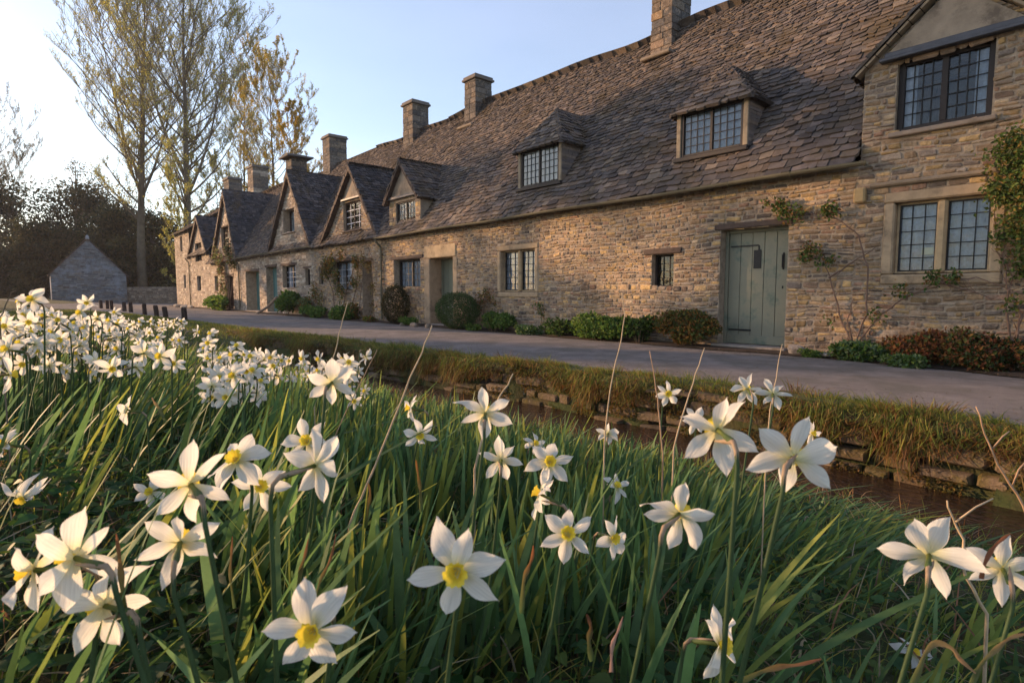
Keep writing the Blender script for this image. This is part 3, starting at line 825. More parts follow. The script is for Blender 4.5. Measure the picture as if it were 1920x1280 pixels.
# small gabled dormer near the downpipe
def gabled_dormer(parent, x0, x1, y0, zb, ze, az, wx0, wx1, wz0, wz1, pal=STONES, cm='blind_reflection', panel=True, lights=2, cols=2, rows=4, fm='frame_dark', o=.16):
    ax = (x0+x1)/2
    mb, mm = MB(), MB()
    masonry(mb, mm, Pf(y0), [(x0, zb), (x1, zb), (x1, ze), (ax, az-.08), (x0, ze)], [(wx0, wx1, wz0, wz1)], pal, rh=(.1, .16), sw=(.14, .3), depth=.12)
    merge(mb, mm, (.37, .29, .21)); mb.build('dormer_wall', M['stone'], parent)
    for xx in (x0+.002, x1-.002):
        c = MB(); yb = roof_y(ze)+.05
        c.add([(xx, y0, zb), (xx, max(y0+.01, roof_y(zb)), zb), (xx, yb, ze+.02), (xx, y0, ze+.02)], [(0, 1, 2, 3)])
        c.build('dormer_cheek', M['plaster'], parent)
    win(parent, wx0, wx1, wz0, wz1, y0, .07, lights, cols, rows, cm=cm, fm=fm, fw=.04, sill=.03)
    if panel:
        s = MB(); s.add([(x0+.14, y0-.03, ze+.06), (x1-.14, y0-.03, ze+.06), (ax, y0-.03, az-.12)], [(0, 1, 2)]); s.build('gable_panel', M['plaster'], parent)
        s = MB(); s.bbox((x0+.05, y0-.1, ze-.03), (x1-.05, y0-.0, ze+.055), .01); s.build('flashing', M['lead'], parent)
    r, d = MB(), MB(); I = lambda p: Vector(p); yv = y0-o
    zf = ze-.12
    sl = (az-zf)/((x1-x0)/2+.12)
    xl, xr = x0-.12, x1+.12
    yb = roof_y(az)+.3; yf = roof_y(zf)+.3
    tiled(r, d, [(xl, yf, zf), (xl, yv, zf), (ax, yv, az+.02), (ax, yb, az+.02)], expo=(.14, .11), width=(.13, .28), wf=I)
    tiled(r, d, [(xr, yv, zf), (xr, yf, zf), (ax, yb, az+.02), (ax, yv, az+.02)], expo=(.14, .11), width=(.13, .28), wf=I)
    ridge_tiles(r, (ax, yv, az+.05), (ax, yb, az+.05), .09, .35, I)
    merge(r, d, (.07, .055, .045)); r.build('dormer_roof', M['tile'], parent)
    verge(parent, xl, xr, ax, zf, az+.04, y0=yv, w=.06)
    b = MB(); b.box((x0+.05, y0+.45, zb), (x1-.05, y0+.47, ze)); b.build('dark_backing', M['room'], parent)  # dark sheet standing in for the unlit room behind the pane
gabled_dormer(B, -11.5, -9.72, .0, 2.68, 3.72, 4.72, -11.1, -10.0, 2.84, 3.60, cm='blind_reflection', cols=3, rows=4)
SG = [(.15, .135, .125), (.19, .16, .135), (.125, .115, .11), (.21, .165, .125), (.165, .14, .12)]
SC = STONES[3:6]+SG+SG
chimney(B, -3.81, -3.25, 2.45, 3.2, 6.2, 8.9, SC)
chimney(B, -10.95, -10.35, 2.45, 3.12, 6.1, 7.62, SG)
for (a, b) in ((-3.92, -3.14), (-11.05, -10.25)):
    s = MB(); s.bbox((a, 2.2, 6.12), (b, 2.46, 6.2), .02, (.2, .16, .12)); s.build('chimney_ledge', M['ashlar'], B)

# ---- C: gable 3
XC0, XC1 = -17.4, XB0
gl, gr, ga, gz = -16.5, -12.05, -13.9, 5.12
w_c = q4(626, 490, 660, 545); w_cu = q4(644, 377, 677, 432)
outerC = [(XC0, 0), (XC1, 0), (XC1, 2.66), (gr+.1, 2.66), (ga, gz-.08), (gl+.1, 2.66), (XC0, 2.66)]
dC = q4(680, 490, 698, 596, .05)
C_ = cottage('cottage with broad low gable, bronze rose on its wall and narrow dark doorway', XC0, XC1, outerC, [w_cu, w_c, (dC[0], dC[1], .001, dC[3]), (-17.0, -16.6, 1.25, 1.9)], pal=STONES+STONES_PALE[:4])
win(C_, *w_cu, 0, .12, 2, 2, 4, cm=None, lead='bar', fm='wood_old', fw=.05, sill=.04)
s = MB(); s.add([(ga-.72, -.035, w_cu[3]+.14), (ga+.72, -.035, w_cu[3]+.14), (ga, -.035, gz-.2)], [(0, 1, 2)]); s.build('gable_panel', M['plaster'], C_)
s = MB(); s.bbox((ga-.85, -.1, w_cu[3]+.05), (ga+.85, 0, w_cu[3]+.12), .01); s.build('flashing', M['lead'], C_)
win(C_, *w_c, 0, .16, 2, 2, 4, cm='curtain', lead='bar', fw=.06, lintel=.08, sill=.05)
win(C_, -17.0, -16.6, 1.25, 1.9, 0, .12, 1, 2, 3, cm=None)
door(C_, *dC, 0, .6, 'wood_old', 3, iron=False, lintel=.1)
r, d = MB(), MB(); gable_slopes(r, d, gl-.15, gr+.15, ga, 2.62, gz+.04, y0=-.16, k0=1.0, pal=SLATES_COLD); merge(r, d, (.06, .05, .045)); r.build('gable_roof', M['tile'], C_)
verge(C_, gl-.12, gr+.12, ga, 2.64, gz+.05, y0=-.17, w=.09)

chimney(C_, -14.8, -14.1, 2.45, 3.15, 6.1, 7.78, SG)

# ---- D: gable 2
XD0, XD1 = -27.3, XC0
gl, gr, ga, gz = -22.3, -17.5, -19.6, 5.85
w_du = q4(531, 392, 552, 436); w_d = q4(530, 497, 555, 541); dd1 = q4(462, 508, 487, 588, .05); dd2 = q4(500, 500, 520, 575, .05)
outerD = [(XD0, 0), (XD1, 0), (XD1, 2.72), (gr, 2.72), (ga, gz-.08), (gl, 2.72), (XD0, 2.72)]
D_ = cottage('cottage with a steep plain gable topped by a chimney and two blue-green doors', XD0, XD1, outerD, [w_du, w_d, (dd1[0], dd1[1], .001, dd1[3]), (dd2[0], dd2[1], .001, dd2[3]), (-18.35, -17.85, 1.2, 1.9)], pal=STONES_PALE, rh=(.08, .14), sw=(.14, .4))
win(D_, *w_du, 0, .3, 2, 2, 3, cm='blind_reflection', fm='wood_old', fw=.06, sill=.05)
win(D_, *w_d, 0, .2, 2, 2, 4, cm='curtain', lead='bar', lintel=.09, fw=.06)
win(D_, -18.35, -17.85, 1.2, 1.9, 0, .14, 1, 2, 3, cm=None, lintel=.07)
door(D_, *dd1, 0, .55, 'paint_blue', 4, iron=False, lintel=.1); door(D_, *dd2, 0, .35, 'paint_blue', 4, iron=False, lintel=.1)
r, d = MB(), MB(); gable_slopes(r, d, gl-.15, gr+.15, ga, 2.68, gz+.04, y0=-.16, k0=1.0, pal=SLATES_COLD); merge(r, d, (.05, .045, .045)); r.build('gable_roof', M['tile'], D_)
verge(D_, gl-.12, gr+.12, ga, 2.70, gz+.05, y0=-.17, w=.12)
gutter_line(D_, XD0+.1, XC0+.3, 2.70)
downpipe(D_, XD0+.2, .1, 2.66)
chimney(D_, -20.4, -19.75, .1, .75, 5.35, 6.5, SG)
s = MB(); s.bbox((-20.62, -.12, 6.50), (-19.53, .97, 6.58), .02, (.13, .115, .105)); s.build('chimney_slab', M['ashlar'], D_)
chimney(D_, -22.15, -21.35, 2.45, 3.3, 6.3, 8.05, SG)

# ---- E: gable 1, tall
XE0, XE1 = -33.0, XD0
gl, gr, ga, gz = -32.0, -27.2, -29.1, 6.35
w_eu = q4(415, 425, 429, 466); w_e = q4(403, 517, 409, 547); d_e = q4(423, 517, 438, 570, .05)
outerE = [(XE0, 0), (XE1, 0), (XE1, 2.8), (gr-.12, 2.8), (ga, gz-.08), (gl, 2.8), (XE0, 2.8)]
E_ = cottage('pale cottage with the tallest, narrowest gable and a climber beside a brown door', XE0, XE1, outerE, [w_eu, w_e, (d_e[0], d_e[1], .001, d_e[3])], pal=STONES_PALE, rh=(.09, .16), sw=(.18, .5))
win(E_, *w_eu, 0, .15, 2, 2, 4, cm=None, fm='wood_old', lintel=.08); win(E_, *w_e, 0, .15, 1, 2, 3, cm=None)
door(E_, *d_e, 0, .3, 'frame_brown', 4, iron=False, lintel=.1)
r, d = MB(), MB(); gable_slopes(r, d, gl-.15, gr+.15, ga, 2.76, gz+.04, y0=-.16, k0=1.0, pal=SLATES_COLD); merge(r, d, (.05, .045, .045)); r.build('gable_roof', M['tile'], E_)
verge(E_, gl-.12, gr+.12, ga, 2.78, gz+.05, y0=-.17, w=.14)
chimney(E_, -30.6, -29.6, .3, 1.0, 5.9, 7.1, SG)
chimney(E_, -33.4, -32.3, 2.4, 3.3, 6.3, 8.5, SG+STONES_PALE[:2])

# ---- F: far end house with the small gable
XF0, XF1 = -42.5, XE0
gl, gr, ga, gz = -38.0, -33.15, -35.2, 5.6
outerF = [(XF0, 0), (XF1, 0), (XF1, 3.3), (gr, 3.3), (ga, gz-.06), (gl, 3.3), (gl-.02, 5.0), (XF0, 5.0)]
f1 = q4(366, 455, 378, 490); f2 = q4(370, 517, 377, 545); f3 = q4(338, 443, 342, 472); f4 = q4(345, 515, 349, 540)
F_ = thing('cottage', 'pale end cottage farthest down the lane with a small gable and high blank walls', 'cottage', ((XF0+XF1)/2, 0, 0), 'cottages of the row')
mb, mm = MB(), MB(); masonry(mb, mm, Pf(0), outerF, [f1, f2, f3, f4], STONES_PALE, rh=(.1, .18), sw=(.2, .55)); merge(mb, mm, (.36, .30, .24)); mb.build('wall', M['stone'], F_)
mb, mm = MB(), MB(); masonry(mb, mm, lambda u, v, h: Vector((XF0-h, u, v)), [(0, 0), (6, 0), (6, 5), (2.9, 7.2), (0, 5)], [], STONES_PALE, rh=(.1, .18), sw=(.2, .55)); merge(mb, mm, (.36, .3, .24)); mb.build('end_wall', M['stone'], F_)
for q in (f1, f3): win(F_, *q, 0, .15, 2 if q is f1 else 1, 2, 4, cm=None, fm='wood_old')
for q in (f2, f4): win(F_, *q, 0, .15, 1, 2, 4, cm=None)
I = lambda p: Vector(p)
r, d = MB(), MB()
tiled(r, d, [(XF0-.2, -.25, 5.0), (gl+.3, -.25, 5.0), (gl+.3, 2.9, 7.1), (XF0-.2, 2.9, 7.1)], expo=(.2, .14), width=(.25, .5), wf=I)
tiled(r, d, [(gl+.3, -.2, 3.3), (XF1, -.2, 3.3), (XF1, 2.9, 7.1), (gl+.3, 2.9, 7.1)], expo=(.2, .14), width=(.25, .5), wf=I)
tiled(r, d, [(XF1, 6.2, 5.0), (XF0-.2, 6.2, 5.0), (XF0-.2, 2.9, 7.1), (XF1, 2.9, 7.1)], expo=(.3, .2), width=(.4, .8), wf=I)
merge(r, d, (.06, .05, .045)); r.build('roof', M['tile'], F_)
r, d = MB(), MB(); gable_slopes(r, d, gl-.15, gr+.15, ga, 3.26, gz+.04, y0=-.16, k0=1.0, pal=SLATES_COLD); merge(r, d, (.05, .045, .045)); r.build('gable_roof', M['tile'], F_)
verge(F_, gl-.12, gr+.12, ga, 3.28, gz+.05, y0=-.17, w=.14)
mb = MB(); mb.add([(XF1, 6, 0), (XF0, 6, 0), (XF0, 6, 5), (XF1, 6, 5)], [(0, 1, 2, 3)]); mb.build('back_wall', M['mortar'], F_)
downpipe(F_, gl-.1, .1, 3.2)

# ---- barn
def barn():
    c = at_depth(170, 552, 50); k = 50/F
    w = 139*k*.82; zb = at_depth(170, 566, 50).z; ze = at_depth(170, 515, 50).z; za = at_depth(170, 450, 50).z
    t = thing('barn', 'small blue-grey stone barn with its blank gable end to the lane', 'barn', (c.x, c.y, zb))
    U = RT; N = -FH; N = Vector((N.x, N.y, 0)).normalized(); O = Vector((c.x, c.y, 0))
    N = Vector((CAM.x-O.x, CAM.y-O.y, 0)).normalized(); U = Vector((-N.y, N.x, 0)); N = Matrix.Rotation(radians(3), 3, 'Z') @ N; U = Matrix.Rotation(radians(3), 3, 'Z') @ U
    P = lambda u, v, h: O+U*u+N*h+Vector((0, 0, v))
    mb, mm = MB(), MB(); masonry(mb, mm, P, [(-w/2, zb-.4), (w/2, zb-.4), (w/2, ze), (0, za), (-w/2, ze)], [], STONES_BLUE, rh=(.12, .2), sw=(.2, .6), prot=(.01, .05))
    for sg in (-1, 1):
        mm.add([P(sg*w/2, zb-.4, 0), P(sg*w/2, zb-.4, -9), P(sg*w/2, ze, -9), P(sg*w/2, ze, 0)], [(0, 1, 2, 3)])
    mm.add([P(-w/2, zb-.4, -9), P(w/2, zb-.4, -9), P(w/2, ze, -9), P(0, za, -9), P(-w/2, ze, -9)], [(0, 1, 2, 3, 4)])
    merge(mb, mm, (.2, .2, .21)); mb.build('wall', M['barn_stone'], t)
    r, d = MB(), MB(); I = lambda p: Vector(p); e = .12
    for sg in (-1, 1):
        a, b = P(sg*(w/2+.12), ze-.08, .12), P(sg*(w/2+.12), ze-.08, -9.1)
        q = [a, b] if sg > 0 else [b, a]
        tp = [P(0, za+.05, -9.1), P(0, za+.05, .12)] if sg > 0 else [P(0, za+.05, .12), P(0, za+.05, -9.1)]
        tiled(r, d, [q[0], q[1], tp[0], tp[1]], expo=(.25, .2), width=(.3, .6), wf=I, thick=.05)
    ridge_tiles(r, P(0, za+.08, .12), P(0, za+.08, -9), .14, .5, I)
    merge(r, d, (.06, .05, .05)); r.build('roof', M['tile'], t)
    f = MB(); q = P(0, za+.05, .05); f.tube([q, q+Vector((0, 0, .22)), q+Vector((0, 0, .34))], [.16, .14, .04], 6, (.3, .3, .3)); f.build('finial', M['barn_stone'], t)
barn()
# boundary wall beyond the lane
def far_wall():
    a = on_z(236, 566, .3); a = at_depth(232, 560, 52); b = at_depth(335, 560, 50)
    O = Vector((a.x, a.y, 0)); d = Vector((b.x-a.x, b.y-a.y, 0)); Lw = d.length+3; U = d.normalized(); N = Vector((U.y, -U.x, 0))
    if N.dot(CAM-O) < 0: N = -N
    P = lambda u, v, h: O+U*u+N*h+Vector((0, 0, v))
    t = thing('boundary_wall', 'low grey drystone wall running from the barn to the end cottage', 'wall', (a.x, a.y, 0))
    mb, mm = MB(), MB(); masonry(mb, mm, P, [(0, -.3), (Lw, -.3), (Lw, 1.35), (0, 1.35)], [], [tuple(v*.6 for v in c) for c in STONES_PALE], rh=(.12, .2), sw=(.2, .5), prot=(.02, .06))
    mm.add([P(0, 1.35, 0), P(Lw, 1.35, 0), P(Lw, 1.35, -.45), P(0, 1.35, -.45), P(0, -.3, -.45), P(Lw, -.3, -.45)], [(0, 1, 2, 3), (3, 2, 5, 4)])
    merge(mb, mm, (.15, .13, .11)); mb.build('wall_stones', M['stone'], t)
    cp = MB(); u = 0
    while u < Lw:
        w = random.uniform(.2, .4); q = P(u, 1.36, -.5)
        cp.add([P(u+.01, 1.352, .04), P(u+w, 1.352, .04), P(u+w, 1.352, -.5), P(u+.01, 1.352, -.5), P(u+.03, 1.5, .0), P(u+w-.02, 1.5, .0), P(u+w-.02, 1.5, -.44), P(u+.03, 1.5, -.44)],
               [(0, 1, 5, 4), (1, 2, 6, 5), (2, 3, 7, 6), (3, 0, 4, 7), (4, 5, 6, 7)], tuple(v*.5 for v in random.choice(STONES_PALE))); u += w
    cp.build('coping', M['stone'], t)
far_wall()

# ================================================================== TREES
def limb_path(p, d, L, n, up, wob):
    pts = [p.copy()]; d = d.normalized()
    for i in range(n):
        d = (d+Vector((random.uniform(-wob, wob), random.uniform(-wob, wob), up+random.uniform(-wob, wob)*.5))).normalized()
        p = p+d*(L/n); pts.append(p.copy())
    return pts
def on_path(pts, t):
    x = t*(len(pts)-1); i = min(int(x), len(pts)-2); f = x-i
    return pts[i].lerp(pts[i+1], f), (pts[i+1]-pts[i]).normalized()
def poplar(px, ptop, depth, r0, spread, label, pal, nl=46, lp=9, z0=.2, start=.2, seed=1, leafs=1.0, twr=.015, group='tall poplars in young leaf beyond the row', lean=0, cat='tree', name='poplar_tree', fork=False):
    random.seed(seed)
    b = at_depth(px, 550, depth); b.z = z0
    top = at_depth(px, ptop, depth).z; Ht = top-z0
    t = thing(name, label, cat, b, group)
    tr, tw = MB(), MB()
    axes = []
    path = limb_path(b-Vector((0, 0, .3)), Vector((lean, 0, 1)), Ht*.97, 14, .06, .035)
    axes.append((path, r0, start, Ht, nl))
    if fork:
        q, dd = on_path(path, .38); s = limb_path(q, dd+RT*-.45, Ht*.50, 10, .10, .04); axes.append((s, r0*.38, .1, Ht*.55, nl//2))
        q, dd = on_path(path, .33); s = limb_path(q, dd+RT*.48, Ht*.5, 10, .11, .04); axes.append((s, r0*.32, .1, Ht*.5, nl//2))
    LC, LD = [], []
    for path, r, st, Hh, cnt in axes:
        n = len(path)
        tr.tube(path, [r*.8*(1-.93*(i/(n-1))**.7) for i in range(n)], 9)
        for k in range(cnt):
            f = st+(1-st)*((k+random.random())/cnt)
            p, dd = on_path(path, min(f, .985))
            az = random.uniform(0, 2*pi)
            ln = spread*(.35+.9*sin(pi*min(1, ((1-f)/(1-st))**.75*.86+.06)))*random.uniform(.7, 1.15)*(Hh/Ht)**.5
            el = random.uniform(.35, .85)+.55*f
            d0 = Vector((cos(az), sin(az), el))
            lp_ = limb_path(p, d0, ln, 6, .10, .12)
            rr = max(.022, r*(1-.9*f)*.24)
            tr.tube(lp_, [rr*(1-.8*i/6) for i in range(7)], 5, cap=False)
            for j in range(lp):
                g = random.uniform(.2, 1)
                q, qd = on_path(lp_, g)
                side = Vector((random.uniform(-1, 1), random.uniform(-1, 1), random.uniform(.0, .9)))
                sl = ln*random.uniform(.18, .36)*(1.15-.5*g)
                sp = limb_path(q, qd*.7+side, sl, 4, .13, .16)
                tw.tube(sp, [twr*1.5, twr*1.3, twr*1.1, twr, twr*.6], 3, cap=False)
                for m in range(random.randint(4, 7)):
                    h = random.uniform(.15, 1)
                    u, ud = on_path(sp, h)
                    tl = random.uniform(.35, .95)*sl*.55
                    sd = Vector((random.uniform(-1, 1), random.uniform(-1, 1), random.uniform(.2, 1.2)))
                    tp = limb_path(u, ud*.6+sd, tl, 2, .2, .15)
                    tw.tube(tp, [twr*.8, twr*.65, twr*.4], 3, cap=False)
                    for e in range(int(random.uniform(4.0, 9.0)*leafs+.5)):
                        a_, _ = on_path(tp, random.uniform(.2, 1)); LC.append(a_)
    tr.build('trunk', M['bark'], t, sm=True)
    # twigs and young leaves form the crown
    n = len(LC)
    tb = tw
    cr = tb.build('crown', M['twig'], t)
    if n:
        C = np.array([tuple(v) for v in LC])+rng.normal(0, .05, (n, 3))
        lm = MB(); leaves(lm, C, rvec(n), rvec(n), rng.uniform(.07, .13, n), rng.uniform(.06, .11, n), palette(n, pal), .1)
        lm.build('leaf_spray', M['leaf_far'], cr)
    random.seed(seed+100)
    return t
PG = [(.40, .40, .09), (.50, .46, .11), (.31, .34, .09), (.52, .44, .09)]
PY = [(.62, .40, .02), (.55, .36, .02), (.42, .32, .04)]
poplar(268, -50, 56, .62, 10.0, 'tall broad poplar left of the two tallest, its bare trunk rising behind the small barn', PG, nl=62, lp=10, seed=3, start=.25, fork=True)
poplar(352, -60, 52, .60, 8.4, 'tall poplar with a dark leaning trunk right behind the pale end cottage', PG, nl=60, lp=10, seed=5, start=.24, fork=True)
poplar(520, 128, 60, .34, 6.0, 'shorter poplar with golden lower leaves above the cottage chimneys', PY+PG[:2], nl=60, lp=10, seed=11, start=.2, leafs=2.0)
poplar(462, 165, 66, .34, 4.6, 'slim grey poplar between the tallest tree and the golden one', PG, nl=44, lp=9, seed=17, start=.15)
poplar(572, 205, 62, .28, 3.6, 'small golden poplar at the right end of the trees, touching the chimney', PY, nl=40, lp=9, seed=21, start=.12, leafs=2.2)
poplar(12, 225, 70, .3, 6.2, 'thin pale bare tree at the far left edge above the dark wood', [(.3, .3, .24), (.35, .33, .25)], nl=30, lp=10, seed=31, start=.35, name='bare_tree', group=None, fork=True)
poplar(345, 330, 48, .16, 2.6, 'thin young tree standing beside the roof of the pale end cottage', PG, nl=26, lp=8, seed=37, start=.1, name='young_tree', group=None)
poplar(415, 300, 58, .18, 3.0, 'thin young tree showing above the gable of the tallest pale cottage', PG, nl=30, lp=8, seed=41, start=.1, name='young_tree', group=None)

def dense_tree(px, ptop, depth, rw, label, pal, n=9000, seed=1, zb=.3, name='evergreen_tree', lo=.12, lsz=(.2, .42), group='dark trees of the wood behind the barn'):
    random.seed(seed); r_ = np.random.default_rng(seed)
    b = at_depth(px, 550, depth); b.z = zb-.3; top = at_depth(px, ptop, depth).z; Ht = top-b.z
    t = thing(name, label, 'tree', b, group)
    tr = MB(); path = limb_path(b, Vector((0, 0, 1)), Ht*.85, 8, .05, .05); tr.tube(path, [.32*(1-.85*i/8) for i in range(9)], 7)
    blobs = []
    for k in range(26):
        f = random.uniform(lo, .93); a = random.uniform(0, 2*pi)
        R = rw*(sin(pi*min(1, f*.82+.16))**.6)*random.uniform(.3, .85)
        c = b+Vector((cos(a)*R, sin(a)*R, Ht*f)); rad = rw*random.uniform(.24, .46)
        blobs.append((c, rad)); q, dd = on_path(path, min(.97, f*.9)); tr.tube([q, q.lerp(c, .6)+Vector((0, 0, -.2)), c], [.1, .07, .03], 5, cap=False)
    tr.build('trunk', M['bark'], t)
    C = []; per = n//26
    for c, rad in blobs:
        v = r_.normal(size=(per, 3)); v /= np.linalg.norm(v, axis=1, keepdims=True)
        rr = rad*(r_.uniform(.45, 1.05, (per, 1)))*(1+.22*np.sin(v[:, :1]*7+c.x)*np.cos(v[:, 1:2]*6+c.y))
        C.append(np.array(tuple(c))+v*rr*np.array([1, 1, .85]))
    C = np.concatenate(C); C = C[C[:, 2] > b.z+.1]; m = len(C)
    lm = MB(); leaves(lm, C, rvec(m), rvec(m), rng.uniform(*lsz, m), rng.uniform(lsz[0]*.7, lsz[1]*.7, m), palette(m, pal), .1)
    lm.build('crown', M['leaf_far'], t)
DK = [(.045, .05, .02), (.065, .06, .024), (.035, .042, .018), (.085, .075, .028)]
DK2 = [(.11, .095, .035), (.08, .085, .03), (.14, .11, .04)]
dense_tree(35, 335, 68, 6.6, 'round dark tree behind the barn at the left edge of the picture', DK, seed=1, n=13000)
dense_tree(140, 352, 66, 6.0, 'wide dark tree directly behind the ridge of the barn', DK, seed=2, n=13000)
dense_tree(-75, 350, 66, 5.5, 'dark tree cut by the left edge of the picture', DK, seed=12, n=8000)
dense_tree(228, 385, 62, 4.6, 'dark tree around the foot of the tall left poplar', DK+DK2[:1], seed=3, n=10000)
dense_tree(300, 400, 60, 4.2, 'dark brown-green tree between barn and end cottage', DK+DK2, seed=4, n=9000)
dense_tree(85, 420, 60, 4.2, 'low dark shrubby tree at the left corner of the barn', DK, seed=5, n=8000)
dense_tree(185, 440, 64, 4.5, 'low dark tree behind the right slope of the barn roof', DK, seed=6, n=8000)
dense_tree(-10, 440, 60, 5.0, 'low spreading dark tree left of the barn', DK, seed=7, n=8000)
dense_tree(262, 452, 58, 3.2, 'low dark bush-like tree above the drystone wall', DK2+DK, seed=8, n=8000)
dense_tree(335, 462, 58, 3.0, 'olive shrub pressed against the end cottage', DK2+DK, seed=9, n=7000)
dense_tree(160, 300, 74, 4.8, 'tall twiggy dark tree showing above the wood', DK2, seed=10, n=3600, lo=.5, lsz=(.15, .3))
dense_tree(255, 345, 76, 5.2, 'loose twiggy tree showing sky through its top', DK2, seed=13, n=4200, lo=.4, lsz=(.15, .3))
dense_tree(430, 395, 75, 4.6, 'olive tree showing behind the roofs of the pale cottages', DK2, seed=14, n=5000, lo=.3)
def side_tree(x, y, top, rw, label, n, seed):  # unseen trees, placed and thinned to shade the wall and lower roof
    d = (Vector((x, y, 0))-CAM).dot(FH); l = (Vector((x, y, 0))-CAM).dot(RT)
    px = 960+F*l/d*1.0; pt = 550-F*(top-CAM.z)/d
    dense_tree(px, pt, d, rw, label, DK2, n=n, seed=seed, lo=.1, lsz=(.25, .5), name='shade_tree', group='shade trees added out of view at left')
side_tree(-38, -14.5, 12.0, 4.0, 'leafy shade tree added out of view at left, nearest the lane', 2800, 71)
side_tree(-36, -17.6, 13.0, 3.0, 'tall leafy shade tree added out of view at left, middle one', 2900, 72)
side_tree(-34, -20.3, 16.0, 2.3, 'narrow high shade tree added out of view at left, nearest the meadow', 3200, 73)
side_tree(-46, -13.5, 12.0, 4.0, 'low leafy shade tree added out of view at left, farthest one', 2600, 74)
# wooded slope that closes the valley behind the trees
mb = MB(); n_ = 70
hp = []
for i in range(n_+1):
    a = radians(-75+150*i/n_); u = FH*cos(a)+RT*sin(a)
    left = smooth(20, -25, math.degrees(a))
    for j, (d, z) in enumerate(((95, -.5), (120, 3+3*left), (165, 6+6*left+1.5*sin(i*.7)), (260, 7+7*left))):
        hp.append(CAM+u*d+Vector((0, 0, z-CAM.z)))
mb.add(hp, [(i*4+j, (i+1)*4+j, (i+1)*4+j+1, i*4+j+1) for i in range(n_) for j in range(3)])
material('hill', (.055, .055, .03), 1, .5, .12, .6, .5, 1)
tag(mb.build('hill', M['hill'], sm=True), kind='structure')

# ================================================================== PLANTS ALONG THE COTTAGES
G1 = [(.08, .15, .03), (.11, .19, .035), (.05, .11, .025), (.15, .21, .04)]
G2 = [(.03, .05, .015), (.04, .065, .018), (.055, .08, .02)]
GB = [(.09, .12, .03), (.22, .10, .03), (.14, .14, .03), (.30, .16, .04), (.06, .08, .022)]
GR = [(.20, .07, .03), (.14, .06, .025), (.08, .10, .025), (.28, .13, .04)]
GS = [(.14, .22, .10), (.10, .17, .07), (.19, .26, .13)]
def bush(name, label, cat, c, rad, pal, n=1400, lsz=(.03, .06), seed=1, group=None, smooth_=0, stems=10, asp=.6, lumps=10, flowers=None):
    random.seed(seed); r_ = np.random.default_rng(seed)
    c = Vector(c); rx, ry, rz = rad
    t = thing(name, label, cat, (c.x, c.y, 0.03), group)
    sm_ = MB()
    for k in range(stems):
        a = random.uniform(0, 2*pi); q = Vector((c.x+cos(a)*rx*.6*random.random(), c.y+sin(a)*ry*.6*random.random(), rz*random.uniform(.8, 1.7)))
        sm_.tube(limb_path(Vector((c.x+cos(a)*rx*.15, c.y+sin(a)*ry*.15, 0)), q-c*1.0+Vector((0, 0, .2)) if False else Vector((cos(a)*.5, sin(a)*.5, 1)), max(.08, q.z*.8), 4, .03, .15), [.012, .01, .008, .006, .004], 4, (.10, .065, .04), cap=False)
    sm_.build('stems', M['stem_dry'], t)
    v = r_.normal(size=(n, 3)); v /= np.linalg.norm(v, axis=1, keepdims=True)
    if smooth_: rr = r_.uniform(.80, 1.0, (n, 1))*(1+.07*np.sin(v[:, :1]*6+seed)*np.cos(v[:, 2:3]*5+v[:, 1:2]*4)); P_ = v*rr*np.array([rx, ry, rz])+np.array([c.x, c.y, rz])
    else:
        lc = r_.normal(size=(lumps, 3)); lc /= np.linalg.norm(lc, axis=1, keepdims=True); lc *= r_.uniform(.25, .72, (lumps, 1))
        w = r_.integers(0, lumps, n); lr = r_.uniform(.25, .5, lumps)[w][:, None]
        P_ = (lc[w]+v*lr*r_.uniform(.5, 1.05, (n, 1)))*np.array([rx, ry, rz])+np.array([c.x, c.y, rz])
        v = (v+lc[w]); v /= np.linalg.norm(v, axis=1, keepdims=True)
    keep = (P_[:, 2] > .03); P_ = P_[keep]; v = v[keep]; m = len(P_)
    P_[:, 1] = np.minimum(P_[:, 1], -.03)
    D = rvec(m)*.8+v*.5+np.array([0, 0, .15]); 
    lm = MB(); Ls = rng.uniform(*lsz, m)
    leaves(lm, P_, D, v+rvec(m)*.4, Ls, Ls*asp, palette(m, pal, .65, 1.3), .15)
    lm.build('foliage', M['leaf'], t)
    if flowers:
        k = flowers[1]; i = r_.integers(0, m, k)
        lm = MB(); leaves(lm, P_[i]+v[i]*.03, v[i]+rvec(k)*.9, v[i], .035, .03, palette(k, [flowers[0]], .9, 1.1), .1)
        lm.build('blossoms', M['leaf'], t)
    return t
def bpx(px, py, y=-.25): p = on_z(px, py, .03); return (p.x, min(p.y, -.22), 0)
gw = 'shrubs and border plants along the cottage wall'
def ax(px, y): return on_y(px, 600, y).x
bush('clipped_shrub', 'round clipped dark green shrub beside the recessed grey door', 'shrub', (ax(857, -.45), -.45, 0), (.74, .44, .47), [(.035, .07, .02), (.05, .09, .026), (.07, .12, .034)], 11000, (.025, .04), 51, gw, 1)
bush('shrub', 'dark upright bronze-tinged shrub under the small two-light window', 'shrub', (ax(742, -.35), -.35, 0), (.62, .32, .58), [(.02, .03, .01), (.03, .04, .012), (.05, .035, .014), (.06, .05, .016)], 6500, (.03, .05), 52, gw, 1)
bush('border_plant', 'low leafy green plant right of the clipped round shrub', 'plant', (ax(925, -.38), -.38, 0), (.75, .28, .25), G1, 3600, (.05, .09), 53, gw)
bush('primrose_clump', 'low clump of pale yellow-green flowering plants at the edge of the lane', 'plant', (ax(985, -.45), -.45, 0), (.5, .18, .11), G1+GS, 1300, (.05, .08), 54, gw, flowers=((.7, .7, .3), 120))
bush('border_plant', 'broad mound of bright green leaves under the rough wall, left of the bronze bush', 'plant', (ax(1125, -.38), -.38, 0), (.95, .32, .30), G1, 7500, (.05, .09), 55, gw, lumps=16)
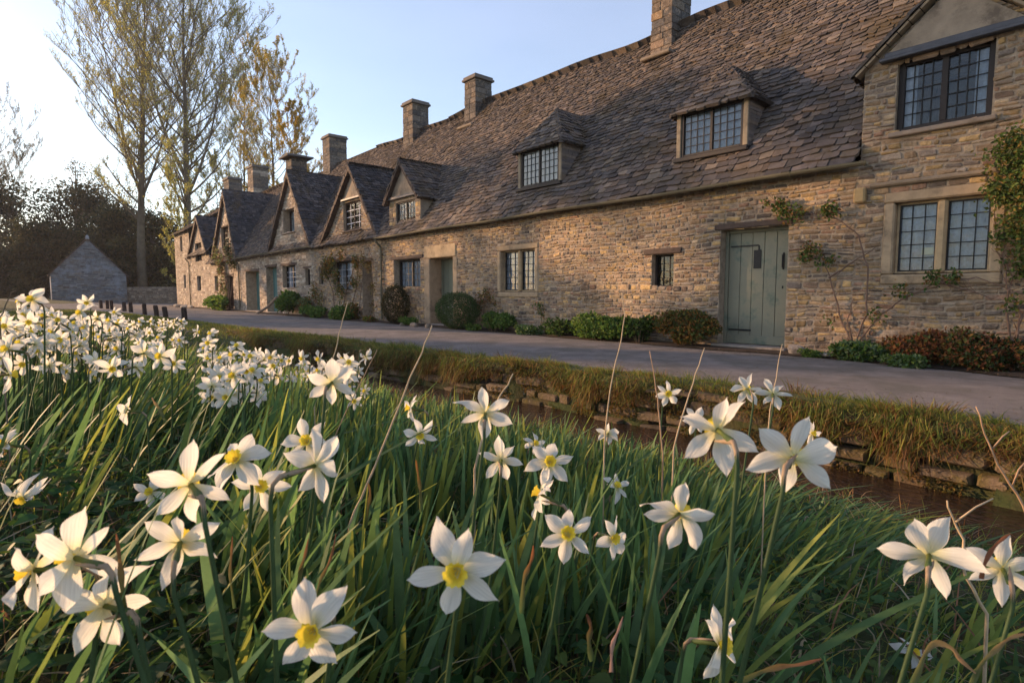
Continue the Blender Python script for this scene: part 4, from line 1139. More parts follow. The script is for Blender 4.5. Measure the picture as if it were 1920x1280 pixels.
bush('bronze_bush', 'green and bronze leaved bush against the left jamb of the sage green door', 'shrub', (ax(1285, -.33), -.33, 0), (.66, .32, .33), GB, 6500, (.04, .075), 56, gw, lumps=14)
bush('border_plant', 'grey-green low foliage below the climbing rose right of the door', 'plant', (ax(1600, -.42), -.42, 0), (.5, .22, .15), GS+G1, 2600, (.05, .08), 57, gw, lumps=14)
bush('border_plant', 'grey-green leafy clump in front of the reddish bush', 'plant', (ax(1715, -.66), -.66, 0), (.36, .16, .085), GS+G1, 1500, (.045, .07), 58, gw, lumps=12)
bush('russet_bush', 'reddish brown leafy bush below the large stone-framed window', 'shrub', (ax(1735, -.35), -.35, 0), (.48, .28, .26), GR, 5200, (.04, .07), 59, gw, lumps=16)
bush('russet_bush', 'dark russet bush at the right edge of the picture, foot of the wall', 'shrub', (ax(1885, -.45), -.45, 0), (.45, .30, .27), GR+G2, 5200, (.04, .07), 60, gw, lumps=16)
bush('border_plant', 'small green tuft beside the doorstep stone', 'plant', (ax(1525, -.40), -.40, 0), (.22, .12, .06), G1, 600, (.03, .06), 61, gw)
bush('border_plant', 'low green border beneath the narrow stair window, near the little young shrub', 'plant', (ax(905, -.25), -.55, 0), (.35, .14, .1), G1, 700, (.05, .08), 62, gw)
bush('bay_shrub', 'tall bright green shrub between the blue-green door and the barred window', 'shrub', (ax(535, -.5), -.5, 0), (1.0, .5, .66), G1, 3400, (.09, .16), 63, gw)
bush('border_plant', 'low green plants left of the dark narrow doorway', 'plant', (ax(640, -.45), -.45, 0), (1.1, .35, .26), G1, 2400, (.08, .14), 64, gw, lumps=16)
bush('border_plant', 'low green plants between the tall bright shrub and the rose window', 'plant', (ax(585, -.45), -.45, 0), (1.0, .35, .22), G1, 2200, (.08, .14), 65, gw, lumps=16)
bush('border_plant', 'green mound with a few yellow flowers before the brown door', 'plant', (ax(408, -.7), -.7, 0), (1.9, .5, .42), G1, 2600, (.14, .24), 66, gw, lumps=18, flowers=((.6, .5, .1), 40))
bush('wall_shrub', 'bronze twiggy shrub at the left door jamb of the dark doorway', 'shrub', (ax(660, -.3), -.3, 0), (.5, .25, .3), GB, 900, (.06, .1), 67, gw)
bush('border_plant', 'russet tuft beside the foot of the stone door post', 'plant', (ax(693, -.4), -.4, 0), (.4, .2, .12), GR+G1, 800, (.05, .09), 68, gw)

bush('border_plant', 'low mixed leafy plants between the pale flowering clump and the bright green mound', 'plant', (ax(1050, -.3), -.32, 0), (.65, .24, .2), G1+G2, 2400, (.045, .08), 80, gw, lumps=14)
bush('border_plant', 'green leafy plants between the bright mound and the bronze bush', 'plant', (ax(1200, -.3), -.32, 0), (.5, .26, .27), G1+G2, 3200, (.045, .08), 81, gw, lumps=14)
bush('russet_bush', 'tangled brown and green bush between the grey-green clump and the right edge', 'shrub', (ax(1810, -.42), -.42, 0), (.45, .28, .24), GR+GB, 4600, (.035, .065), 82, gw, lumps=18)
bush('border_plant', 'thin brown-green growth around the stems of the climbing rose', 'plant', (ax(1650, -.25), -.25, 0), (.45, .14, .16), GR+GS, 900, (.035, .06), 83, gw, lumps=14)
bush('twiggy_shrub', 'twiggy grey-green shrub beneath the barred window left of the rose', 'shrub', (ax(572, -.3), -.3, 0), (.7, .25, .5), GB+GS, 900, (.06, .1), 84, gw, lumps=14, stems=24)
bush('border_plant', 'low green plants at the foot of the dark shrub', 'plant', (ax(765, -.6), -.62, 0), (.45, .16, .14), G1, 900, (.05, .08), 85, gw)

def climber(name, label, stems, clusters, pal, r=.014, lsz=(.035, .065), dens=1.6, seed=1, y=-.05, stemcol=(.16, .10, .07)):
    """stems: pixel polylines on the wall plane; clusters: (px,py,radius m,count)"""
    random.seed(seed)
    p0 = on_y(*stems[0][0], y)
    t = thing(name, label, 'climbing plant', (p0.x, y, 0.03), 'climbers trained on the cottage walls')
    mb = MB()
    for st in stems:
        pts = []
        for (a, b), (c, d) in zip(st, st[1:]):
            for k in range(4):
                f = k/4; q = on_y(a+(c-a)*f, b+(d-b)*f, y-random.uniform(.0, .035)); pts.append(q+Vector((random.uniform(-.01, .01), 0, random.uniform(-.01, .01))))
        pts.append(on_y(*st[-1], y))
        n = len(pts); mb.tube(pts, [r*(1-.7*i/(n-1)) for i in range(n)], 5, stemcol, cap=False)
        for k in range(int(n*.8)):
            q = random.choice(pts); mb.tube(limb_path(q, Vector((random.uniform(-1, 1), -.2, random.uniform(-.3, 1))), random.uniform(.05, .16)*lsz[1]/.05, 3, 0, .3), [r*.3, r*.25, r*.2, r*.12], 3, stemcol, cap=False)
    mb.build('stems', M['stem_dry'], t)
    C = []
    for (px, py, rad, n) in clusters:
        c = on_y(px, py, y-.04); v = rng.normal(0, 1, (int(n*dens), 3))*np.array([rad, .05+rad*.12, rad])*.55
        v[:, 1] = -np.abs(v[:, 1]); C.append(np.array(tuple(c))+v)
    C = np.concatenate(C); C[:, 1] = np.minimum(C[:, 1], -.03); m = len(C)
    lm = MB(); Ls = rng.uniform(*lsz, m); D = rvec(m); D[:, 2] -= .3
    leaves(lm, C, D, np.array([[0., -1, .4]])+rvec(m)*.7, Ls, Ls*.62, palette(m, pal, .65, 1.3), .15)
    lm.build('foliage', M['leaf'], t)
climber('climbing_rose', 'sparse climbing rose with bare arching stems between the sage door and the large window',
        [[(1600, 652), (1625, 590), (1626, 500), (1610, 440), (1575, 412), (1530, 402), (1480, 392), (1448, 372)], [(1600, 652), (1575, 590), (1555, 520), (1540, 480), (1500, 455)], [(1605, 652), (1640, 600), (1690, 560), (1760, 528), (1830, 520), (1900, 545)], [(1602, 652), (1590, 600), (1600, 560)], [(1555, 520), (1600, 490), (1640, 465)], [(1760, 528), (1800, 540), (1860, 560)]],
        [(1462, 385, .10, 75), (1475, 400, .12, 80), (1555, 395, .10, 90), (1440, 380, .05, 20), (1520, 468, .12, 60), (1510, 480, .07, 40), (1560, 485, .06, 16), (1690, 540, .10, 34), (1750, 520, .10, 50), (1790, 518, .07, 30), (1640, 590, .12, 25), (1540, 490, .14, 30), (1560, 600, .1, 14), (1500, 397, .1, 40)], GB+G1, seed=71, y=-.06)
climber('wall_climber', 'dense green and amber climber covering the wall right of the large windows',
        [[(1895, 640), (1885, 570), (1900, 520), (1870, 470), (1865, 400), (1880, 330)], [(1905, 640), (1915, 590), (1890, 540), (1880, 480), (1895, 400)], [(1900, 640), (1930, 560), (1920, 480)], [(1880, 330), (1850, 345)], [(1885, 480), (1920, 520), (1945, 540)]],
        [(1898, 290, .20, 520), (1912, 350, .22, 620), (1880, 360, .13, 260), (1862, 352, .07, 60), (1915, 420, .18, 420), (1900, 260, .12, 160), (1920, 500, .12, 160), (1950, 330, .25, 500), (1950, 450, .25, 400), (1880, 445, .09, 80), (1905, 570, .12, 50), (1990, 400, .3, 500)], [(.12, .18, .035), (.15, .19, .04), (.08, .13, .03), (.26, .18, .04), (.06, .09, .025)], dens=1.1, seed=72, y=-.08, r=.014)
climber('climbing_rose', 'bushy bronze rose growing around the barred window left of the dark doorway',
        [[(628, 596), (625, 550), (615, 520), (600, 495)], [(640, 596), (650, 540), (665, 500), (670, 480)], [(600, 590), (590, 550), (585, 520)], [(655, 592), (668, 540), (672, 490), (655, 478)]],
        [(612, 505, .35, 260), (622, 492, .25, 160), (640, 545, .3, 90), (668, 492, .22, 120), (664, 530, .18, 70), (590, 545, .3, 90), (600, 560, .35, 60), (640, 478, .2, 60), (630, 520, .3, 100)], GB, seed=73, y=-.1, r=.02, lsz=(.06, .11))
climber('wall_climber', 'pale green climber on the tallest gable above the brown door',
        [[(432, 580), (428, 540), (420, 500), (418, 460)], [(430, 580), (436, 530), (440, 500)]],
        [(415, 500, .6, 160), (428, 470, .5, 110), (435, 490, .4, 70), (405, 475, .4, 60), (420, 545, .7, 120)], [(.16, .18, .07), (.12, .13, .05), (.14, .08, .05)], seed=74, y=-.12, r=.03, lsz=(.12, .2))
climber('young_climber', 'small spindly sapling against the rough wall right of the curtained two-light window',
        [[(1014, 612), (1016, 585), (1013, 565)]], [(1014, 578, .10, 30), (1018, 590, .08, 20), (1010, 570, .06, 14)], GB+G1, seed=75, y=-.08, r=.01)
climber('climbing_rose', 'reddish shrub rose between the round clipped shrub and the curtained two-light window',
        [[(905, 600), (908, 570), (915, 548)], [(900, 600), (895, 570)]], [(915, 552, .16, 90), (905, 560, .18, 80), (925, 565, .14, 40), (900, 575, .15, 40)], GR+GB, seed=76, y=-.12, r=.01)
climber('climbing_rose', 'yellowing climber draped over the stone post and pipe at the corner of the long cottage',
        [[(702, 600), (698, 540), (700, 490), (690, 465)], [(672, 590), (680, 520), (684, 480)]], [(692, 500, .22, 60), (700, 540, .2, 50), (682, 485, .2, 60), (700, 575, .2, 40), (675, 520, .2, 50)], [(.2, .14, .03), (.12, .11, .03), (.16, .09, .03)], seed=77, y=-.2, r=.015, lsz=(.04, .08))

def boulder(name, label, c, r, col, seed, cat='stone', sc=(1, .7, .75), group=None):
    random.seed(seed); import bmesh
    bm = bmesh.new(); bmesh.ops.create_icosphere(bm, subdivisions=3, radius=1)
    for v in bm.verts:
        n = .14*sin(v.co.x*3+seed)+.12*sin(v.co.y*4.1+seed*2)+.1*sin(v.co.z*3.7+seed*3)
        v.co *= (1+n); v.co = Vector((v.co.x*sc[0], v.co.y*sc[1], v.co.z*sc[2]))*r
    me = bpy.data.meshes.new(name); bm.to_mesh(me); bm.free()
    ca = me.color_attributes.new('Col', 'FLOAT_COLOR', 'POINT')
    for d in ca.data: d.color = (*col, 1)
    me.materials.append(M['stone']); o = bpy.data.objects.new(name, me); COL.objects.link(o); o.location = c
    me.polygons.foreach_set('use_smooth', [True]*len(me.polygons))
    return tag(o, label, cat, group)
p = on_y(1493, 650, -.3); boulder('boulder', 'pale rounded stone beside the sage green door', (p.x, -.30, .09), .10, (.27, .245, .225), 4)
p = on_y(1545, 662, -.32); boulder('flat_stone', 'flat pale slab stone lying right of the rounded stone', (p.x, -.32, .06), .12, (.36, .33, .30), 6, sc=(1.3, .8, .25))
for i, (px, s) in enumerate(((775, .13), (800, .10), (752, .09))):
    q = on_y(px, 608, -.75); boulder('border_stone', 'small brown stone edging the bed under the dark shrub', (q.x, -.72, .05), s, (.22, .17, .13), 11+i, group='stones edging the bed under the dark shrub')
for i, (px, s) in enumerate(((335, .3), (347, .28), (358, .26))):
    q = on_y(px, 574, -.6); boulder('flat_stone', 'flat pale stone at the foot of the end cottage', (q.x, -.6, .08), s, (.4, .34, .27), 21+i, sc=(1.5, .8, .4), group='flat stones at the foot of the end cottage')
# leaning plank by the blue-green door
q = on_y(486, 590, -.7); w = thing('timber_prop', 'old grey timber leaning beside the blue-green door', 'timber', (q.x, -.7, 0))
mb = MB(); mb.tube([Vector((q.x, -.8, .02)), Vector((q.x+.5, -.45, .35)), Vector((q.x+.85, -.2, .75))], [.06, .055, .05], 6, (.2, .15, .11)); mb.build('beam', M['stem_dry'], w)

# ---- stakes along the lane
stk = [(345, 603, 577, 'nearest dark stake at the lane edge, right end of the row'), (310, 598, 574, 'second dark stake from the right, leaning left'), (293, 594, 571, 'third dark stake from the right, leaning'),
       (270, 590, 568, 'fourth dark stake from the right, upright'), (244, 584, 565, 'fifth dark stake from the right'), (232, 582, 565, 'short dark stake right of the close pair'), (208, 578, 562, 'right stake of the close pair on the lawn'), (200, 577, 562, 'left stake of the close pair on the lawn'), (188, 576, 562, 'last dark stake at the left, before the barn')]
for i, (px, pb, pt, lab) in enumerate(stk):
    pb2 = [603, 598, 594, 590, 585, 583, 580, 579, 578][i]
    pp = on_z(px+2, pb2+1, 0.0); pp.z = ground_h(pp.x, pp.y)
    k = (pp-CAM).dot(FW); h = (pb2-pt)/F*k
    t = thing('stake', lab, 'stake', pp, 'wooden stakes along the edge of the lane')
    ln = RT*(-.12*h if i in (1, 2) else -.05*h)
    mb = MB(); r = .085 if i < 4 else .09
    mb.tube([pp-Vector((0, 0, .2)), pp+ln*.5+Vector((0, 0, h*.5)), pp+ln+Vector((0, 0, h-.03)), pp+ln+Vector((0, 0, h))], [r, r, r*.95, r*.6], 7); mb.build('post', M['stake'], t)

# ================================================================== MEADOW
def ghv(x, y): return np.array([ground_h(a, b) for a, b in zip(x, y)])
def cam_xy(l, d): return CAM.x+FH.x*d+RT.x*l, CAM.y+FH.y*d+RT.y*l
def sample(n, d0, d1, wide=1.25, pw=1.0, smin=.02, back=False):
    d = d0+(d1-d0)*rng.uniform(0, 1, n)**pw
    l = rng.uniform(-1, 1, n)*(wide*d+.25)
    x, y = cam_xy(l, d)
    yn = np.array([y_near(a) for a in x]); ok = (yn-y > smin) & (x > -15)
    return x[ok], y[ok], d[ok], l[ok], (yn-y)[ok]
LEAN = np.array([RT.x, RT.y])
DAFF = [(.095, .17, .055), (.12, .21, .065), (.07, .135, .045), (.17, .22, .045), (.12, .20, .09), (.27, .29, .055), (.09, .17, .065), (.15, .24, .09), (.22, .27, .06)]  # the strongest yellow-green paints sunlit blades into the mix
GRASS = [(.14, .20, .035), (.20, .25, .04), (.10, .16, .03), (.28, .28, .05), (.36, .30, .07)]
RUST = [(.26, .12, .04), (.33, .17, .055), (.17, .08, .03), (.36, .23, .08), (.11, .06, .025), (.12, .11, .03), (.10, .12, .03)]
def clumpy(x, y, f=5.0, th=-.2): return (np.sin(x*f+1.3*np.sin(y*f*.7))+np.sin(y*f*1.1+2+1.1*np.sin(x*f*.6))) > th
# daffodil leaves, thick in clumps
mb = MB()
for (n, d0, d1, pw) in ((2500, .44, 1.25, 1.0), (7500, 1.1, 3.0, .8), (9500, 2.6, 8.5, .8)):
    x, y, d, l, s = sample(n, d0, d1, 1.05, pw)
    lr = l/np.maximum(d, .1)
    ok = (clumpy(x, y, 6.0, -.45)) & (s > .55) & ((lr > -.55) | (rng.uniform(0, 1, len(x)) < .16) | (d > 2.1)) & ((x < 3.55) | (rng.uniform(0, 1, len(x)) < .25))
    x, y, d, l, s = x[ok], y[ok], d[ok], l[ok], s[ok]; m = len(x)
    cz = .5+.5*np.sin(x*4.3+1.7*np.sin(y*3.1))*np.sin(y*5.1+x)
    h = (rng.uniform(.20, .34, m)+.13*cz)*np.clip(.22+.32*s, .3, 1)*np.where(l/d > .45, .66, 1)*rng.uniform(.6, 1.14, m)
    lr = l/d
    ln = rng.normal(.025, .04, m)*np.where(rng.uniform(0, 1, m) < .15, 3.5, 1)+np.where(lr < -.45, .12, 0)+np.where(lr > .3, .07, 0)
    lean = LEAN[None, :]*ln[:, None]+rng.normal(0, .032, (m, 2))
    B = np.stack([x, y, ghv(x, y)-.01], 1)
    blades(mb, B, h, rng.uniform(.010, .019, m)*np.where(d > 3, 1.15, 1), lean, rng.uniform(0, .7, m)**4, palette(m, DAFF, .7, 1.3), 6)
tag(mb.build('daffodil_leaves', M['leaf']), kind='stuff', label='thick grey-green strap leaves of the daffodils', cat='leaves')
# grass through the meadow
mb = MB()
for (n, d0, d1, pw) in ((2600, .5, 1.8, 1.0), (8000, 1.5, 4.0, .8), (20000, 3.5, 11, .8)):
    x, y, d, l, s = sample(n, d0, d1, 1.15, pw, smin=-.02); m = len(x)
    B = np.stack([x, y, ghv(x, y)-.01], 1)
    h = rng.uniform(.05, .20, m)*np.clip(.3+.35*s, .3, 1)
    lean = LEAN[None, :]*rng.normal(.03, .05, m)[:, None]+rng.normal(0, .045, (m, 2))
    c = palette(m, GRASS, .7, 1.25); dry = rng.uniform(0, 1, m) < .06; c[dry] = palette(int(dry.sum()), [(.36, .27, .15), (.28, .16, .08)])
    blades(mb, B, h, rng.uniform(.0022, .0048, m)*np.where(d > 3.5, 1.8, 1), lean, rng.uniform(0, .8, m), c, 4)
tag(mb.build('meadow_grass', M['leaf']), kind='stuff', label='fine green grass growing between the daffodils', cat='grass')
mb = MB()
x, y, d, l, s = sample(5200, .5, 7, 1.1, .8, smin=.0); m = len(x)
B = np.stack([x, y, ghv(x, y)+rng.uniform(0, .06, m)], 1)
blades(mb, B, rng.uniform(.01, .16, m), rng.uniform(.002, .006, m), rng.normal(0, .11, (m, 2)), rng.uniform(0, 1.3, m), palette(m, [(.40, .30, .18), (.30, .20, .11), (.34, .16, .08), (.46, .38, .25)], .6, 1.1), 4)
tag(mb.build('dead_leaves', M['leaf']), kind='stuff', label='dead tan blades lying among the living leaves', cat='dead leaves')
# low broad leaved ground cover (nettles, ivy) mostly at the left
mb = MB()
for (n, d0, d1) in ((8500, .5, 1.8), (9000, 1.6, 4.5), (9000, 4, 9)):
    x, y, d, l, s = sample(n, d0, d1, 1.15, .9, smin=.0)
    keep = (l/d < -.25) | (rng.uniform(0, 1, len(x)) < .5) | (s < 1); x, y, d, l, s = x[keep], y[keep], d[keep], l[keep], s[keep]; m = len(x)
    z = ghv(x, y)+rng.uniform(.0, .14, m)*np.clip(s*.6+.25, .2, 1)*np.where(l/d < -.35, 1.15, .8)
    C = np.stack([x, y, z], 1); D = rvec(m); D[:, 2] = np.abs(D[:, 2])*.3-.1
    Ls = rng.uniform(.018, .044, m)
    (ovate if d1 < 4.6 else leaves)(mb, C, D, np.array([[0., 0, 1]])+rvec(m)*.5, Ls, Ls*.72, palette(m, [(.03, .085, .022), (.045, .11, .028), (.06, .13, .034), (.10, .15, .03)], .6, 1.2))
tag(mb.build('ground_cover', M['leaf']), kind='stuff', label='low dark green nettle and ivy leaves under the daffodils', cat='ground cover')
# near water margin: rusty stalks and grass
mb = MB()
n = 2600; x = rng.uniform(-6, 5.5, n); s = rng.uniform(-.03, .55, n); y = np.array([y_near(a) for a in x])-s
k = clumpy(x, y, 2.2, .1); x, y = x[k], y[k]; m = len(x)
c = palette(m, RUST+GRASS[:3], .8, 1.2)
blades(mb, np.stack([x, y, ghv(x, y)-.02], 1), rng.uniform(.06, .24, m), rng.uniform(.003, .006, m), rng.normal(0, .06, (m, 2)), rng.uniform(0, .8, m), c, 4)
tag(mb.build('bank_grass', M['leaf']), kind='stuff', label='rusty and green stalks at the near edge of the stream', cat='grass')
# verge of the lane: tufts and rusty fringe hanging over the stream wall
mb = MB()
n = 52000; x = -13+20*rng.uniform(0, 1, n)**.75; yl = np.array([y_lane(a) for a in x]); yf = np.array([y_face(a) for a in x])
t_ = rng.uniform(-.25, 1.25, n); y = yl+(yf-yl)*t_
tuft = .5+.5*np.sin(x*5.3+2*np.sin(x*1.7))*np.sin(x*2.1+y*6)
k = (rng.uniform(0, 1, n) < .35+.75*tuft) & ((t_ > .05) | (rng.uniform(0, 1, n) < .25*tuft)); x, y, t_, tuft = x[k], y[k], t_[k], tuft[k]; m = len(x)
c = palette(m, GRASS, .75, 1.2); r = rng.uniform(0, 1, m) < np.clip(t_, 0, 1)*.45; c[r] = palette(int(r.sum()), RUST)
lean = rng.normal(0, .035, (m, 2)); lean[:, 1] -= .05*np.clip(t_, 0, 1)
blades(mb, np.stack([x, y, np.full(m, .005)], 1), rng.uniform(.02, .085, m)*(.4+1.1*tuft)*np.clip(.45+t_, .35, 1), rng.uniform(.003, .006, m), lean, rng.uniform(0, .6, m), c, 4)
tag(mb.build('verge_grass', M['leaf']), kind='stuff', label='short tufted grass on the verge between lane and stream wall', cat='grass')
mb = MB()
n = 60000; x = -13+20*rng.uniform(0, 1, n)**.75; yf = np.array([y_face(a) for a in x])
cl = .5+.5*np.sin(x*6.1+2.2*np.sin(x*2.3)); cl2 = np.clip(.5+.75*np.sin(x*1.9+1+1.5*np.sin(x*.83)), 0, 1)
k = rng.uniform(0, 1, n) < np.where(x < 1.2, .22, .07)+.85*cl2*(.25+.75*cl); x, yf, cl, cl2 = x[k], yf[k], cl[k], cl2[k]; m = len(x)
z = rng.uniform(-.17, .05, m)
green = rng.uniform(0, 1, m) < np.where(z > -.04, .6, .16)
c = palette(m, RUST, .7, 1.2); c[green] = palette(int(green.sum()), GRASS)
lean = np.stack([rng.normal(0, .045, m), -rng.uniform(.0, .07, m)], 1)
blades(mb, np.stack([x, yf-.05-.05*np.sin(x*2.7)-rng.uniform(0, .10, m), z], 1), -rng.uniform(.03, .24, m)*(.3+.8*cl*cl2), rng.uniform(.003, .0075, m), lean*1.5, rng.uniform(-.6, 1.2, m), c, 4)
tag(mb.build('hanging_grass', M['leaf']), kind='stuff', label='rusty dead grass and roots hanging over the stream wall', cat='grass')
mb = MB()
for i in range(150):
    cx = -12+18.5*random.random()**.8; cy = y_lane(cx)-random.uniform(.05, .48); m = random.randint(25, 90); R_ = random.uniform(.03, .10)
    B = np.stack([cx+rng.normal(0, R_, m), cy+rng.normal(0, R_*.6, m), np.full(m, .0)], 1)
    ln = (B[:, :2]-np.array([cx, cy]))*1.1+rng.normal(0, .03, (m, 2)); ln[:, 1] -= .03
    c = palette(m, GRASS if random.random() < .65 else GRASS[3:]+RUST, .6, 1.1)
    blades(mb, B, rng.uniform(.06, .18, m)*(.6+R_*6), rng.uniform(.003, .006, m), ln, rng.uniform(.2, 1.2, m), c, 4)
tag(mb.build('verge_tufts', M['leaf']), kind='stuff', label='longer grass tufts sprouting along the edge of the stream wall', cat='grass')
# moss cushions on the wall
mb = MB(); n = 42000; x = -13+19.5*rng.uniform(0, 1, n)**.8; z = rng.uniform(-.5, -.02, n); k = (np.sin(x*4+3*np.sin(z*9))+np.sin(x*9.7+z*14)) > .35; x, z = x[k], z[k]; m = len(x)
yf = np.array([y_face(a) for a in x]); C = np.stack([x, yf-.05-rng.uniform(0, .05, m)-.05*np.sin(x*2.7), z], 1)
leaves(mb, C, np.array([[0., -1, 0]])+rvec(m), rvec(m), .022, .018, palette(m, [(.10, .085, .018), (.15, .11, .02), (.07, .065, .018), (.18, .10, .03)], .7, 1.2), .1)
tag(mb.build('wall_moss', M['leaf']), kind='stuff', label='brown-green moss on the stream wall', cat='moss')
# lawn beyond the meadow and along the lane at the left
mb = MB(); n = 26000; x = rng.uniform(-34, -6, n); yl = np.array([y_lane(a) for a in x]); y = yl-rng.uniform(-.02, 1, n)**1.5*5.0
m = n; hgt = rng.uniform(.03, .10, m)
blades(mb, np.stack([x, y, ghv(x, y)], 1), hgt, rng.uniform(.01, .02, m), rng.normal(0, .03, (m, 2)), rng.uniform(0, .5, m), palette(m, [(.16, .19, .04), (.11, .15, .03), (.22, .22, .05)], .8, 1.2), 3)
tag(mb.build('lawn_grass', M['leaf']), kind='stuff', label='mown grass between the stream and the far end of the lane', cat='grass')

# litter on the lane
mb = MB(); n = 2600; x = -10+16*rng.uniform(0, 1, n)**.8; t_ = rng.uniform(0, 1, n); e = rng.uniform(0, 1, n) < .8
t_ = np.where(e, np.where(rng.uniform(0, 1, n) < .5, t_**3*.22, 1-t_**3*.18), t_)
yl = np.array([y_lane(a) for a in x]); yf_ = np.array([lane_far(a) for a in x]); y = yl+(yf_-yl)*t_
D = rvec(n); D[:, 2] *= .15
leaves(mb, np.stack([x, y, np.full(n, .036)], 1), D, np.array([[0., 0, 1]])+rvec(n)*.3, rng.uniform(.008, .03, n), rng.uniform(.006, .02, n), palette(n, [(.12, .08, .045), (.2, .13, .06), (.07, .055, .04), (.3, .26, .22), (.1, .12, .04)], .6, 1.2), .15)
tag(mb.build('lane_litter', M['leaf']), kind='stuff', label='dead leaves and grit along the edges of the lane', cat='litter')

# ================================================================== DAFFODILS
def petal_mesh(seed, refl=.0, width=.56):
    r_ = random.Random(seed); nu, nv = 12, 7
    V, Fc = [], []
    W = width*r_.uniform(.86, 1.12); tw = r_.uniform(-1.0, 1.0); cup = r_.uniform(.02, .45); bend = refl+r_.uniform(-.22, .34); wav = r_.uniform(0, 6)
    side = r_.uniform(-.10, .10); tipc = r_.uniform(-.35, .6); pk = r_.uniform(1.2, 1.6); am = r_.uniform(.012, .035)
    for i in range(nu):
        t = i/(nu-1)
        hw = .5*W*(sin(pi*min(1, t**pk*.955+.03))**.8)*1.08+.028*(1-t)
        if i == nu-1: hw = .018
        for j in range(nv):
            s = (j/(nv-1))*2-1
            x = t*(1-.05*abs(s)*t); y = s*hw+side*sin(pi*t)*.6
            z = -bend*t*t-tipc*max(0, t-.6)**2*1.6+cup*s*s*hw*1.5+am*sin(wav+t*11+s*2)*abs(s)-(.035*(1-abs(s))*sin(pi*t))+.006*sin(s*9+seed)
            a = tw*t*t; y, z = y*cos(a)-z*sin(a)*.6, z+y*sin(a)
            V.append((x, y, z))
    for i in range(nu-1):
        for j in range(nv-1): Fc.append((i*nv+j, (i+1)*nv+j, (i+1)*nv+j+1, i*nv+j+1))
    me = bpy.data.meshes.new('petal'); me.from_pydata(V, [], Fc); me.polygons.foreach_set('use_smooth', [True]*len(Fc)); me.materials.append(M['petal']); return me
def corona_mesh(seed):
    r_ = random.Random(seed); n = 36; V, Fc = [], []
    rings = [(.0, .02), (.07, .03), (.13, .10), (.16, .20), (.20, .265), (.235, .285)]
    for i, (r, z) in enumerate(rings):
        for k in range(n):
            a = 2*pi*k/n; fr = 1+(.08*sin(a*6+seed)+.09*sin(a*12+1))*(max(0, i-2)/3); V.append((cos(a)*r*fr, sin(a)*r*fr, z+.012*sin(a*9)*(i > 3)))
    for i in range(len(rings)-1):
        for k in range(n): Fc.append((i*n+k, i*n+(k+1) % n, (i+1)*n+(k+1) % n, (i+1)*n+k))
    for q in range(5):       # stamens
        a = q*1.25; b = len(V); cx, cy = cos(a)*.045, sin(a)*.045
        for z in (.03, .2):
            for k in range(4): V.append((cx+.014*cos(k*pi/2), cy+.014*sin(k*pi/2), z))
        Fc += [(b+k, b+(k+1) % 4, b+4+(k+1) % 4, b+4+k) for k in range(4)]+[(b+4, b+5, b+6, b+7)]
    me = bpy.data.meshes.new('corona'); me.from_pydata(V, [], Fc); me.polygons.foreach_set('use_smooth', [True]*len(Fc)); me.materials.append(M['corona']); return me
PET = [petal_mesh(i, refl=(i % 4-1)*.09, width=.335+.045*(i % 3)) for i in range(26)]
PETW = [petal_mesh(50+i, refl=.65, width=.3) for i in range(4)]
COR = [corona_mesh(i) for i in range(4)]
random.seed(99)
GROUPF = 'white daffodils on the meadow bank'
nwarn = [0]
